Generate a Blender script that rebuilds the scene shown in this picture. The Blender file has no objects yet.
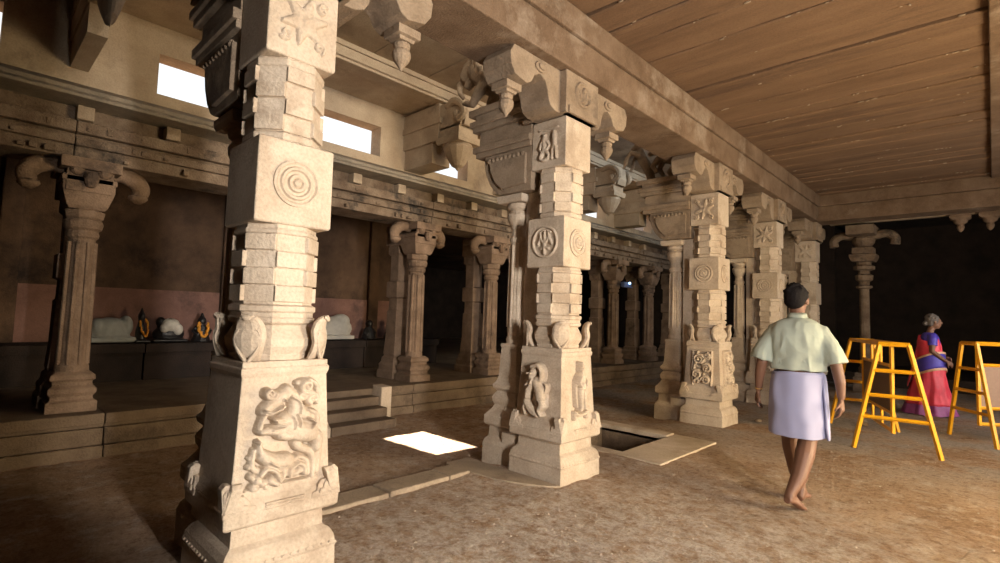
import bpy, bmesh, math, random
from mathutils import Vector as V, Matrix, noise
PI = math.pi
sc = bpy.context.scene
COL = sc.collection
random.seed(7)

# ------------------------------------------------------------------ camera
CAMZ = 1.3876
F = 517.148
cam_d = bpy.data.cameras.new('camera')
cam = bpy.data.objects.new('camera', cam_d)
COL.objects.link(cam)
cam_d.sensor_width = 36.0
cam_d.lens = F / 1000 * 36
cam_d.clip_start = 0.05
rx = V((0.72420989, 0.68888917, 0.03085061))
dn = V((-0.0228767, 0.06871515, -0.997374))
fw = V((-0.68920004, 0.72160235, 0.06552371))
M = Matrix((( rx.x, -dn.x, -fw.x, 0), (rx.y, -dn.y, -fw.y, 0), (rx.z, -dn.z, -fw.z, CAMZ), (0, 0, 0, 1)))
cam.matrix_world = M
sc.camera = cam

# ------------------------------------------------------------------ world, sun, lights, exposure
sc.view_settings.view_transform = 'Standard'
sc.view_settings.look = 'None'
sc.view_settings.gamma = 1
sc.view_settings.use_curve_mapping = False
sc.view_settings.exposure = 0.0
w = bpy.data.worlds.new('sky'); sc.world = w; w.use_nodes = True
bg = w.node_tree.nodes['Background']
bg.inputs[0].default_value = (0.95, 0.98, 1.0, 1)
bg.inputs[1].default_value = 1.15

SUNDIR = V((0.02, 0.48, -1.0)).normalized()
sun_d = bpy.data.lights.new('sun', 'SUN'); sun_d.energy = 48; sun_d.angle = 0.009; sun_d.color = (1, .95, .86)
sun = bpy.data.objects.new('sun', sun_d); COL.objects.link(sun)
sun.rotation_euler = SUNDIR.to_track_quat('-Z', 'Y').to_euler()

def area(name, loc, to, sx, sy, power, col):
    d = bpy.data.lights.new(name, 'AREA'); d.shape = 'RECTANGLE'; d.size = sx; d.size_y = sy
    d.energy = power; d.color = col
    o = bpy.data.objects.new(name, d); COL.objects.link(o)
    o.location = loc
    o.rotation_euler = (V(to) - V(loc)).to_track_quat('-Z', 'Y').to_euler()
    return o
# daylight entering through the open side of the hall (right of the camera), bay by bay
area('daylight_near_bay', (2.9, .75, 1.75), (-3, 1.9, 1.75), .32, 1.9, 262, (1.0, .94, .87)).data.spread = math.radians(125)
area('daylight_middle_bay', (2.6, 5.2, 1.3), (-2.6, 5.6, 1.0), 1.8, 2.0, 365, (1.0, .79, .48))
area('daylight_far_bay', (2.6, 9.6, 1.6), (-1.2, 10.4, .8), 1.6, 2.2, 110, (1.0, .93, .85))
# clerestory daylight of the inner aisle, one strip per bay
for y_, ln, pw, cl in ((3.0, 1.0, 15, (1.0, .90, .74)), (5.5, 2.4, 18, (1.0, .90, .76)), (8.6, 1.8, 16, (.75, .88, 1.0)), (11.3, 1.8, 10, (.75, .88, 1.0))):
    o = area('clerestory_daylight', (-3.36, y_, 4.34), (-5.6, y_, 4.25), ln, .3, pw, cl); o.data.spread = math.radians(120)

# ------------------------------------------------------------------ materials
MATS = {}
def nt(name):
    m = bpy.data.materials.new(name); m.use_nodes = True
    t = m.node_tree; b = t.nodes['Principled BSDF']
    return m, t, b
def stone(name, c1, c2, c3=None, scale=3.0, bump=.35, fine=60, rough=.9, streak=0, spots=None, bdist=.02):
    if name in MATS: return MATS[name]
    m, t, b = nt(name); N = t.nodes; L = t.links
    tc = N.new('ShaderNodeTexCoord'); mp = N.new('ShaderNodeMapping')
    geo = N.new('ShaderNodeNewGeometry')
    L.new(geo.outputs['Position'], mp.inputs[0])
    if streak: mp.inputs['Scale'].default_value = streak
    n1 = N.new('ShaderNodeTexNoise'); n1.inputs['Scale'].default_value = scale; n1.inputs['Detail'].default_value = 8; n1.inputs['Roughness'].default_value = .65
    L.new(mp.outputs[0], n1.inputs[0])
    r = N.new('ShaderNodeValToRGB'); r.color_ramp.elements[0].position = .35; r.color_ramp.elements[1].position = .65
    r.color_ramp.elements[0].color = (*c1, 1); r.color_ramp.elements[1].color = (*c2, 1)
    L.new(n1.outputs[0], r.inputs[0])
    out = r.outputs[0]
    if c3:
        n3 = N.new('ShaderNodeTexNoise'); n3.inputs['Scale'].default_value = scale * .45; n3.inputs['Detail'].default_value = 10; n3.inputs['Roughness'].default_value = .7
        L.new(mp.outputs[0], n3.inputs[0])
        r3 = N.new('ShaderNodeValToRGB'); r3.color_ramp.elements[0].position = .54; r3.color_ramp.elements[1].position = .66
        L.new(n3.outputs[0], r3.inputs[0])
        mx = N.new('ShaderNodeMix'); mx.data_type = 'RGBA'
        L.new(r3.outputs[0], mx.inputs[0]); L.new(out, mx.inputs[6]); mx.inputs[7].default_value = (*c3, 1)
        out = mx.outputs[2]
    n2 = N.new('ShaderNodeTexNoise'); n2.inputs['Scale'].default_value = fine; n2.inputs['Detail'].default_value = 6
    L.new(geo.outputs['Position'], n2.inputs[0])
    # fine speckle
    r2 = N.new('ShaderNodeValToRGB'); r2.color_ramp.elements[0].position = .3; r2.color_ramp.elements[0].color = (.62, .62, .62, 1); r2.color_ramp.elements[1].position = .6
    L.new(n2.outputs[0], r2.inputs[0])
    mu = N.new('ShaderNodeMix'); mu.data_type = 'RGBA'; mu.blend_type = 'MULTIPLY'; mu.inputs[0].default_value = .4
    L.new(out, mu.inputs[6]); L.new(r2.outputs[0], mu.inputs[7])
    L.new(mu.outputs[2], b.inputs['Base Color'])
    ad = N.new('ShaderNodeMath'); ad.operation = 'ADD'
    ml = N.new('ShaderNodeMath'); ml.operation = 'MULTIPLY'; ml.inputs[1].default_value = 1.6
    L.new(n1.outputs[0], ml.inputs[0]); L.new(ml.outputs[0], ad.inputs[0]); L.new(n2.outputs[0], ad.inputs[1])
    bp = N.new('ShaderNodeBump'); bp.inputs['Strength'].default_value = bump; bp.inputs['Distance'].default_value = bdist
    L.new(ad.outputs[0], bp.inputs['Height']); L.new(bp.outputs[0], b.inputs['Normal'])
    b.inputs['Roughness'].default_value = rough
    b.inputs['Specular IOR Level'].default_value = .25
    MATS[name] = m; return m
def plain(name, c, rough=.6, metal=0, bump=0, bscale=40, var=0):
    if name in MATS: return MATS[name]
    m, t, b = nt(name); N = t.nodes; L = t.links
    b.inputs['Base Color'].default_value = (*c, 1); b.inputs['Roughness'].default_value = rough; b.inputs['Metallic'].default_value = metal
    n = N.new('ShaderNodeTexNoise'); n.inputs['Scale'].default_value = bscale
    tc = N.new('ShaderNodeTexCoord'); L.new(tc.outputs['Object'], n.inputs[0])
    if var:
        mx = N.new('ShaderNodeMix'); mx.data_type = 'RGBA'
        L.new(n.outputs[0], mx.inputs[0]); mx.inputs[6].default_value = (*[x * (1 - var) for x in c], 1); mx.inputs[7].default_value = (*[min(1, x * (1 + var)) for x in c], 1)
        L.new(mx.outputs[2], b.inputs['Base Color'])
    if bump:
        bp = N.new('ShaderNodeBump'); bp.inputs['Strength'].default_value = bump; bp.inputs['Distance'].default_value = .01
        L.new(n.outputs[0], bp.inputs['Height']); L.new(bp.outputs[0], b.inputs['Normal'])
    MATS[name] = m; return m

S_PIL = stone('cream_granite', (.45, .35, .255), (.58, .475, .365), (.37, .28, .20), scale=3.5, bump=.35)
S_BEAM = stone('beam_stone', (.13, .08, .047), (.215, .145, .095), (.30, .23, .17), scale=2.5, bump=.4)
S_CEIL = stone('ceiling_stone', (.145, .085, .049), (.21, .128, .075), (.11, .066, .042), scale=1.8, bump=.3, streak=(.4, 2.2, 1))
S_HIGH = stone('clerestory_stone', (.33, .245, .165), (.46, .36, .25), (.23, .17, .12), scale=2.2, bump=.3)
S_ENT = stone('weathered_stone', (.13, .085, .055), (.26, .19, .13), (.04, .032, .026), scale=4, bump=.6)
S_BP = stone('brown_granite', (.17, .11, .07), (.29, .195, .13), (.09, .062, .045), scale=4, bump=.5)
S_PLAT = stone('platform_stone', (.14, .095, .06), (.22, .155, .10), (.09, .062, .042), scale=2.5, bump=.5)
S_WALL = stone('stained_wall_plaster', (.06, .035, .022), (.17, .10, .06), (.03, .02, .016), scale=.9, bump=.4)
S_DARK = stone('shade_black_stone', (.022, .016, .013), (.045, .03, .023), None, scale=2, bump=.4)  # near-black colour stands in for deep shade and keeps bounced light low
S_PINK = stone('faded_pink_limewash', (.20, .105, .08), (.28, .15, .115), (.14, .08, .065), scale=3, bump=.2)
S_BRK = stone('dark_brown_granite', (.23, .165, .11), (.35, .265, .185), (.165, .12, .085), scale=3.2, bump=.45)  # darker, browner granite for the brackets, consoles, pendants, corbels and beasts
S_GRIT = stone('pale_grit', (.30, .22, .15), (.62, .52, .42), None, scale=30, bump=.2)
S_LEDGE = stone('grey_ledge_stone', (.20, .165, .12), (.30, .245, .18), (.15, .12, .09), scale=3, bump=.4)
S_CURB = stone('kerb_stone_worn', (.30, .225, .155), (.40, .31, .22), (.22, .16, .11), scale=3, bump=.4)
S_KERB = stone('kerb_granite', (.46, .36, .25), (.60, .48, .36), (.40, .30, .20), scale=3, bump=.35)

# ------------------------------------------------------------------ mesh helpers
def bm_new(): return bmesh.new()
def obj(name, bm, mat, parent=None, smooth=False, bevel=0, seg=2, loc=None):
    bmesh.ops.recalc_face_normals(bm, faces=bm.faces)
    me = bpy.data.meshes.new(name); bm.to_mesh(me); bm.free()
    me.materials.append(mat)
    if smooth:
        for p in me.polygons: p.use_smooth = True
    o = bpy.data.objects.new(name, me); COL.objects.link(o)
    if bevel:
        b = o.modifiers.new('bevel', 'BEVEL'); b.width = bevel; b.segments = seg; b.limit_method = 'ANGLE'; b.angle_limit = math.radians(40)
    if parent: o.parent = parent
    if loc: o.location = loc
    return o
def thing(name, label, cat, loc=(0, 0, 0), rz=0, group=None):
    o = bpy.data.objects.new(name, None); COL.objects.link(o); o.empty_display_size = .1
    o.location = loc; o.rotation_euler = (0, 0, rz); o['label'] = label; o['category'] = cat
    o['kind'] = 'thing'
    if group: o['group'] = group
    return o
def tag(o, label, cat, group=None, kind=None):
    o['label'] = label; o['category'] = cat
    if group: o['group'] = group
    o['kind'] = kind or 'thing'
    return o
def struct(o, label=None):
    o['kind'] = 'structure'
    if label: o['label'] = label
    return o
def dup(root, loc, label, rz=None, skip=()):
    r = root.copy(); COL.objects.link(r); r.location = loc; r['label'] = label
    if rz is not None: r.rotation_euler = (0, 0, rz)
    for ch in list(root.children):
        if ch.name.split('.')[0] in skip: continue
        c = ch.copy(); COL.objects.link(c); c.parent = r
        for g in list(ch.children):
            d = g.copy(); COL.objects.link(d); d.parent = c
    return r
def box(bm, x0, x1, y0, y1, z0, z1):
    vs = [bm.verts.new(p) for p in ((x0,y0,z0),(x1,y0,z0),(x1,y1,z0),(x0,y1,z0),(x0,y0,z1),(x1,y0,z1),(x1,y1,z1),(x0,y1,z1))]
    for f in ((3,2,1,0),(4,5,6,7),(0,1,5,4),(1,2,6,5),(2,3,7,6),(3,0,4,7)): bm.faces.new([vs[i] for i in f])
def rings(bm, rs, cap=True, closed=True):
    R = [[bm.verts.new(p) for p in r] for r in rs]
    n = len(R[0])
    for a, b in zip(R, R[1:]):
        for i in range(n if closed else n - 1):
            j = (i + 1) % n
            try: bm.faces.new((a[i], a[j], b[j], b[i]))
            except ValueError: pass
    if cap:
        bm.faces.new(R[0][::-1]); bm.faces.new(R[-1])
    return R
def sq(bm, prof, cx=0, cy=0, ax=1, ay=1):
    """square moulded block; prof = (z, halfwidth)"""
    rings(bm, [[(cx-w*ax, cy-w*ay, z), (cx+w*ax, cy-w*ay, z), (cx+w*ax, cy+w*ay, z), (cx-w*ax, cy+w*ay, z)] for z, w in prof])
def lathe(bm, prof, cx=0, cy=0, n=16, rot=0, ax=1, ay=1):
    rings(bm, [[(cx+r*ax*math.cos(rot+2*PI*i/n), cy+r*ay*math.sin(rot+2*PI*i/n), z) for i in range(n)] for z, r in prof])
def tube(bm, pts, rad, n=8, flat=1.0, up=None, cap=True):
    pts = [V(p) for p in pts]
    if not hasattr(rad, '__len__'): rad = [rad] * len(pts)
    rs = []
    prev = None
    for i, p in enumerate(pts):
        t = (pts[min(i+1, len(pts)-1)] - pts[max(i-1, 0)])
        if t.length < 1e-9: t = V((0, 0, 1))
        t.normalize()
        u = V(up) if up else (prev if prev else V((0, 0, 1)) if abs(t.z) < .9 else V((1, 0, 0)))
        a = t.cross(u)
        if a.length < 1e-6: a = t.cross(V((.3, 1, .2)))
        a.normalize(); b = a.cross(t).normalized()
        prev = b
        rs.append([p + a * rad[i] * math.cos(2*PI*k/n) + b * rad[i] * flat * math.sin(2*PI*k/n) for k in range(n)])
    rings(bm, rs, cap)
def ball(bm, c, r, sx=1, sy=1, sz=1, n=10, rot=None):
    m = Matrix.Translation(V(c)) @ (rot.to_4x4() if rot else Matrix.Identity(4)) @ Matrix.Diagonal((r*sx, r*sy, r*sz, 1))
    bmesh.ops.create_uvsphere(bm, u_segments=n+2, v_segments=n, radius=1, matrix=m)
def extr(bm, poly, fn0, fn1):
    """extrude 2-D polygon: fn0/fn1 map (a,b) to 3-D on the two sides"""
    a = [bm.verts.new(fn0(*p)) for p in poly]; b = [bm.verts.new(fn1(*p)) for p in poly]
    n = len(poly)
    for i in range(n):
        j = (i+1) % n; bm.faces.new((a[i], a[j], b[j], b[i]))
    bm.faces.new(a[::-1]); bm.faces.new(b)
def smooth_curve(pts, k=6):
    P = [V(p) if len(p) == 3 else V((p[0], p[1], 0)) for p in pts]
    out = []
    for i in range(len(P)-1):
        p0 = P[max(i-1, 0)]; p1 = P[i]; p2 = P[i+1]; p3 = P[min(i+2, len(P)-1)]
        for s in range(k):
            t = s / k
            out.append(.5*((2*p1)+(-p0+p2)*t+(2*p0-5*p1+4*p2-p3)*t*t+(-p0+3*p1-3*p2+p3)*t**3))
    out.append(P[-1]); return out
def remeshed(name, bm, mat, parent=None, voxel=.01, smooth_it=3):
    """fuse overlapping shapes of a figure into ONE continuous surface"""
    me = bpy.data.meshes.new('tmp'); bm.to_mesh(me); bm.free()
    o = bpy.data.objects.new('tmp', me); COL.objects.link(o)
    r = o.modifiers.new('r', 'REMESH'); r.mode = 'VOXEL'; r.voxel_size = voxel
    s = o.modifiers.new('s', 'SMOOTH'); s.iterations = smooth_it; s.factor = .5
    dg = bpy.context.evaluated_depsgraph_get(); dg.update()
    m2 = bpy.data.meshes.new_from_object(o.evaluated_get(dg))
    bpy.data.objects.remove(o); bpy.data.meshes.remove(me)
    m2.name = name; m2.materials.clear(); m2.materials.append(mat)
    for p in m2.polygons: p.use_smooth = True
    o = bpy.data.objects.new(name, m2); COL.objects.link(o)
    if parent: o.parent = parent
    return o

# ---- bas-relief: height field of rounded strokes, only the raised part is kept
def seg_d(px, py, a, b):
    dx, dy = b[0]-a[0], b[1]-a[1]; L2 = dx*dx+dy*dy
    t = 0 if L2 < 1e-12 else max(0, min(1, ((px-a[0])*dx+(py-a[1])*dy)/L2))
    return math.hypot(px-a[0]-t*dx, py-a[1]-t*dy), t
def relief(bm, strokes, fmap, u0, u1, v0, v1, nu, nv, depth):
    """strokes: (points[(u,v)..], r_start, r_end, height); fmap(u,v,h)->3-D"""
    segs = []
    for pts, ra, rb, h in strokes:
        pts = [tuple(p[:2]) for p in (smooth_curve(pts, 4) if len(pts) > 2 else pts)]
        if len(pts) == 1: segs.append((pts[0], pts[0], ra, ra, h)); continue
        n = len(pts)-1
        for i in range(n):
            segs.append((pts[i], pts[i+1], ra+(rb-ra)*i/n, ra+(rb-ra)*(i+1)/n, h))
    H = {}
    for s in segs:
        (a, b, r0, r1, h) = s; rm = max(r0, r1)
        iu0 = int((min(a[0], b[0])-rm-u0)/(u1-u0)*nu); iu1 = int((max(a[0], b[0])+rm-u0)/(u1-u0)*nu)+1
        iv0 = int((min(a[1], b[1])-rm-v0)/(v1-v0)*nv); iv1 = int((max(a[1], b[1])+rm-v0)/(v1-v0)*nv)+1
        for i in range(max(0, iu0), min(nu, iu1)+1):
            for j in range(max(0, iv0), min(nv, iv1)+1):
                u = u0+(u1-u0)*i/nu; v = v0+(v1-v0)*j/nv
                d, t = seg_d(u, v, a, b); r = r0+(r1-r0)*t
                if d < r:
                    q = h*math.sqrt(max(0, 1-(d/r)**2))**.8
                    if q > H.get((i, j), 0): H[(i, j)] = q
    vs = {}
    def vert(i, j):
        if (i, j) not in vs:
            vs[(i, j)] = bm.verts.new(fmap(u0+(u1-u0)*i/nu, v0+(v1-v0)*j/nv, H.get((i, j), 0)*depth - (0 if (i, j) in H else .004)))
        return vs[(i, j)]
    for i in range(nu):
        for j in range(nv):
            if any(k in H for k in ((i, j), (i+1, j), (i+1, j+1), (i, j+1))):
                bm.faces.new((vert(i, j), vert(i+1, j), vert(i+1, j+1), vert(i, j+1)))
def spiral(cx, cy, r, turns=1.5, a0=0, sgn=1, k=10):
    return [(cx+r*(1-.85*t/(k*turns))*math.cos(a0+sgn*2*PI*t/k), cy+r*(1-.85*t/(k*turns))*math.sin(a0+sgn*2*PI*t/k)) for t in range(int(k*turns)+1)]

# relief designs, in units where the panel is 0..100 wide, 0..130 high (v up)
def D(pts): return [((x-45)/3.4, (480-y)/3.4) for x, y in pts]   # from a 45..385 x 40..480 sketch
YALI = [
    (D([(205,85),(240,130),(238,190),(215,235)]), 9, 14, 1.0), (D([(160,120),(200,100)]), 12, 11, 1.1),
    (D([(165,125),(120,155),(108,172)]), 11, 5, 1.1), (D([(112,172),(150,168),(185,150)]), 4, 4, 1.3),
    (D(spiral(132,92,24,1.4,0)), 4, 3, 1.2), (D([(182,122)]), 3, 3, 1.7),
    (D([(120,180),(105,215),(100,245),(115,255)]), 5, 5, .9), (D([(215,230),(180,250),(130,245),(105,245)]), 12, 5, 1.2),
    (D([(180,270),(215,275),(230,240)]), 8, 12, 1.2), (D([(200,220),(235,260),(300,275)]), 16, 17, 1.3),
    (D([(300,265),(330,240),(330,200),(300,180)]), 10, 4, .9), (D([(275,190),(310,215),(330,240)]), 11, 8, .8),
    (D([(300,280),(340,300),(335,345)]), 13, 9, 1.0), (D([(250,290),(260,330),(310,360),(325,400),(322,465)]), 9, 5, .75),
    (D([(345,310),(352,380),(345,450)]), 9, 6, .5),
    (D(spiral(285,75,30,1.3,1)), 6, 4, 1.1), (D(spiral(310,125,26,1.4,2)), 6, 4, 1.1), (D(spiral(265,120,16,1.2,3)), 5, 4, 1.0),
    (D([(250,60),(300,50),(335,80),(335,150)]), 5, 5, .7),
    (D([(100,300),(112,335),(150,370),(190,400)]), 5, 12, 1.0), (D([(98,288)]), 4, 4, 1.2), (D([(120,350),(160,375),(210,385)]), 10, 14, 1.1),
    (D([(110,420),(130,400),(165,415),(185,455)]), 5, 5, 1.1), (D([(195,385),(200,430),(190,455)]), 6, 5, 1.0),
    (D([(205,440),(215,400),(255,375),(295,395),(300,450)]), 5, 5, .8), (D([(225,445),(232,415),(258,400),(282,415),(285,445)]), 5, 5, 1.0),
    (D([(245,440),(268,430)]), 7, 7, .9), (D([(85,320),(80,380),(95,400)]), 4, 6, .7),
    (D([(100,440)]), 8, 8, 1), (D([(120,455)]), 8, 8, 1), (D([(80,425)]), 6, 6, .8), (D([(150,450),(175,470)]), 7, 5, 1), (D([(90,470)]), 8, 8, .9), (D([(135,475)]), 6, 6, .9),
    (D([(70,385)]), 5, 5, .6), (D([(75,350)]), 5, 5, .6), (D([(60,480),(200,478),(330,478)]), 3, 3, .6),
    (D([(150,200),(190,205)]), 3, 3, 1.4), (D([(160,215),(200,222)]), 3, 3, 1.5),
]
YALI = [(p, a*.80, b_*.80, h) for p, a, b_, h in YALI] + [(D([(222,200),(232,225),(226,245)]), 2, 2, 1.55), (D([(240,190),(252,215),(248,240)]), 2, 2, 1.5), (D([(215,110),(252,140),(254,185)]), 2.2, 2.2, 1.35), (D([(140,240),(175,238),(205,220)]), 2, 2, 1.55), (D([(290,210),(318,232),(300,255)]), 2, 2, 1.45), (D([(140,372),(170,392),(200,396)]), 2, 2, 1.4), (D([(108,160),(135,165),(168,152)]), 2, 2, 1.7)]
YALI2 = [  # rearing lion-elephant of the second pillar
    ([(40,98),(36,88),(40,80)], 10, 8, 1.2), ([(36,110),(52,113),(62,100),(60,84),(48,76)], 6, 8, 1.1), ([(42,96)], 4, 4, 1.7), ([(33,96)], 3, 3, 1.6),
    ([(40,82),(30,74),(24,70)], 7, 4, 1.2), ([(46,76),(36,66),(30,56),(28,44)], 9, 6, 1.2), ([(50,78),(58,62),(62,48)], 13, 14, 1.3),
    ([(64,50),(72,60),(74,72),(68,76)], 5, 3, .8), ([(62,44),(66,30),(60,20),(66,10)], 12, 5, 1.1), ([(50,40),(56,28),(66,12)], 4, 3, .8),
    ([(26,44),(24,34),(34,22),(48,14)], 6, 10, 1.0), ([(24,40),(20,20),(24,8)], 4, 4, .9), ([(30,24),(40,14),(56,8)], 9, 6, 1.0),
    ([(38,70),(30,60)], 6, 4, 1.3), ([(44,84),(42,74)], 3, 3, 1.5)]
FIGURE = [  # standing figure with hand at the chest
    ([(52,108)], 7, 7, 1.2), ([(52,117),(50,121)], 6, 4, 1.1), ([(52,101),(52,97)], 4, 4, 1), ([(44,92),(60,92)], 6, 6, 1.1), ([(52,92),(51,78),(52,70)], 11, 8, 1.2),
    ([(60,93),(68,82),(66,70)], 4, 3, 1), ([(43,92),(36,80),(44,72),(50,80)], 4, 3, 1.3), ([(46,68),(60,68)], 6, 6, 1.2),
    ([(47,66),(46,46),(46,26)], 7, 4, 1.1), ([(58,66),(57,46),(58,26)], 7, 4, 1.1), ([(46,24),(42,22)], 4, 4, 1.1), ([(58,24),(63,22)], 4, 4, 1.1),
    ([(35,84),(34,60),(36,30)], 3, 3, .7), ([(66,70),(68,60),(66,50)], 3, 3, .8), ([(30,18),(40,12),(60,12),(72,18)], 4, 4, .8), ([(30,18),(30,4)], 4, 4, .7), ([(72,18),(72,4)], 4, 4, .7)]
random.seed(3)
FOLIAGE = [([(22,8),(20,60),(22,118)], 3, 3, .6), ([(80,8),(82,60),(80,118)], 3, 3, .6), ([(22,120),(50,122),(80,120)], 3, 3, .6),
    (spiral(42,92,17,1.7,.4), 5, 3, 1), (spiral(66,64,15,1.7,2.4,-1), 5, 3, 1), (spiral(38,42,15,1.6,1.2), 5, 3, 1), (spiral(64,24,14,1.6,3,-1), 5, 3, 1), (spiral(68,104,11,1.5,4), 4, 3, .9),
    ([(50,80),(58,90),(62,96)], 5, 4, 1), ([(30,70),(28,60),(34,56)], 5, 4, .9), ([(30,20),(36,26),(44,22)], 6, 4, 1.1), ([(40,92)], 5, 5, 1.3), ([(66,64)], 4, 4, 1.3)] + \
    [([(random.uniform(26,76), random.uniform(12,116))], 4, 4, random.uniform(.7,1.1)) for _ in range(26)]
FLOWER = [([(50,50)], 8, 8, 1.2)] + [([(50+10*math.cos(a), 50+10*math.sin(a)), (50+36*math.cos(a), 50+36*math.sin(a)*.95)], 12, 3, .9) for a in [k*PI/3+.3 for k in range(6)]] + \
    [(spiral(50+40*math.cos(a), 50+38*math.sin(a), 9, 1.2, a), 3, 2, .8) for a in (.8, 2.3, 3.9, 5.4)]
FIGS = [([(38,70)], 7, 7, 1), ([(38,60),(38,36)], 9, 8, 1), ([(30,56),(24,40),(34,30)], 4, 3, .9), ([(46,56),(54,46),(46,36)], 4, 3, .9), ([(34,34),(26,18),(38,12)], 6, 4, 1), ([(44,34),(54,20),(42,12)], 6, 4, 1),
    ([(70,74)], 6, 6, 1), ([(70,66),(70,40)], 8, 7, 1), ([(66,38),(64,14)], 5, 4, 1), ([(76,38),(78,14)], 5, 4, 1), ([(20,86),(80,86)], 3, 3, .6)]
TREE = [([(50,14),(49,40),(52,62)], 6, 4, 1), ([(50,42),(36,60),(34,76)], 5, 3, 1), ([(52,50),(66,62),(64,78)], 5, 3, 1), ([(50,60),(50,84)], 6, 4, 1.1), ([(36,30),(48,34)], 5, 4, .9), ([(64,30),(54,34)], 5, 4, .9),
    ([(24,44),(30,58)], 5, 4, .8), ([(76,44),(70,58)], 5, 4, .8), ([(30,80),(40,84)], 4, 4, .8), ([(60,84),(70,80)], 4, 4, .8)]

def face_map(face, half0, half1, z0, z1, umax=100., vmax=130., wid=.44):
    """map panel coords to a face of the pillar; half = distance of face from axis at z0/z1. face '+x' or '-y'"""
    def f(u, v, h):
        z = z0+(z1-z0)*v/vmax; d = half0+(half1-half0)*v/vmax + h
        s = (u/umax-.5)*wid
        if face == '+x': return (d, s, z)     # u grows with +Y (to the right seen from the nave)
        if face == '-y': return (s, -d, z)    # u grows with +X
        if face == '+y': return (-s, d, z)
        return (-d, -s, z)
    return f

# ------------------------------------------------------------------ ROOM: floor
PITX0, PITX1, PITY0, PITY1 = -3.72, -2.83, 4.90, 5.90
def fz(x, y):
    k = 1/(1+math.exp((x+3.42)*22))
    z = -.03*k
    z += .014*(noise.noise(V((x*1.3, y*1.3, 0)))) + .010*noise.noise(V((x*4.5, y*4.5, 3))) + .007*noise.noise(V((x*11, y*11, 5)))
    if x > 2.4 : z -= 0
    return z
def make_floor():
    bm = bm_new()
    xs = [-7.0 + i*.07 for i in range(int(10.6/.07)+1)]; ys = [-1.5+j*.07 for j in range(int(15.5/.07)+1)]
    def snap(a, vals):
        return [min(vals, key=lambda q: abs(q-v)) if min(abs(q-v) for q in vals) < .036 else v for v in a]
    xs = snap(xs, [PITX0, PITX1]); ys = snap(ys, [PITY0, PITY1])
    vs = [[bm.verts.new((x, y, fz(x, y))) for y in ys] for x in xs]
    for i in range(len(xs)-1):
        for j in range(len(ys)-1):
            cx = (xs[i]+xs[i+1])/2; cy = (ys[j]+ys[j+1])/2
            if PITX0 < cx < PITX1 and PITY0 < cy < PITY1: continue
            bm.faces.new((vs[i][j], vs[i+1][j], vs[i+1][j+1], vs[i][j+1]))
    return bm
m, t, b = nt('trampled_earth'); N = t.nodes; L = t.links
geo = N.new('ShaderNodeNewGeometry')
def noi(sc_, det=8, ro=.6):
    n = N.new('ShaderNodeTexNoise'); n.inputs['Scale'].default_value = sc_; n.inputs['Detail'].default_value = det; n.inputs['Roughness'].default_value = ro
    L.new(geo.outputs['Position'], n.inputs[0]); return n
def ramp(src, p0, p1, c0=(0,0,0), c1=(1,1,1)):
    r = N.new('ShaderNodeValToRGB'); e = r.color_ramp.elements; e[0].position = p0; e[1].position = p1; e[0].color = (*c0, 1); e[1].color = (*c1, 1)
    L.new(src, r.inputs[0]); return r
def mix(fac, a, b_, mode='MIX', f=None):
    x = N.new('ShaderNodeMix'); x.data_type = 'RGBA'; x.blend_type = mode
    if fac is not None: L.new(fac, x.inputs[0])
    else: x.inputs[0].default_value = f
    for s, k in ((a, 6), (b_, 7)):
        if isinstance(s, tuple): x.inputs[k].default_value = (*s, 1)
        else: L.new(s, x.inputs[k])
    return x.outputs[2]
n1 = noi(1.1); n2 = noi(5, 10, .75); n3 = noi(38, 6, .7); n4 = noi(.5, 3)
base = mix(ramp(n1.outputs[0], .38, .62).outputs[0], (.34, .215, .13), (.48, .33, .215))
base = mix(ramp(n2.outputs[0], .5, .68).outputs[0], base, (.56, .455, .36))
# pale lime dust, scattered over the ground near the first two pillars
sep = N.new('ShaderNodeSeparateXYZ'); L.new(geo.outputs['Position'], sep.inputs[0])
vd = N.new('ShaderNodeVectorMath'); vd.operation = 'DISTANCE'; L.new(geo.outputs['Position'], vd.inputs[0]); vd.inputs[1].default_value = (-1.5, 2.5, 0)
dr = ramp(vd.outputs['Value'], 0, 1, (1,1,1), (0,0,0))
mr = N.new('ShaderNodeMapRange'); L.new(vd.outputs['Value'], mr.inputs[0]); mr.inputs[1].default_value = .8; mr.inputs[2].default_value = 2.9; mr.inputs[3].default_value = 1; mr.inputs[4].default_value = 0
pm = N.new('ShaderNodeMath'); pm.operation = 'MULTIPLY'; L.new(mr.outputs[0], pm.inputs[0]); L.new(ramp(noi(7, 10, .8).outputs[0], .42, .56).outputs[0], pm.inputs[1])
pk = N.new('ShaderNodeMath'); pk.operation = 'MULTIPLY'; L.new(pm.outputs[0], pk.inputs[0]); pk.inputs[1].default_value = .8
base = mix(pk.outputs[0], base, (.70, .62, .54))
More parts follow.
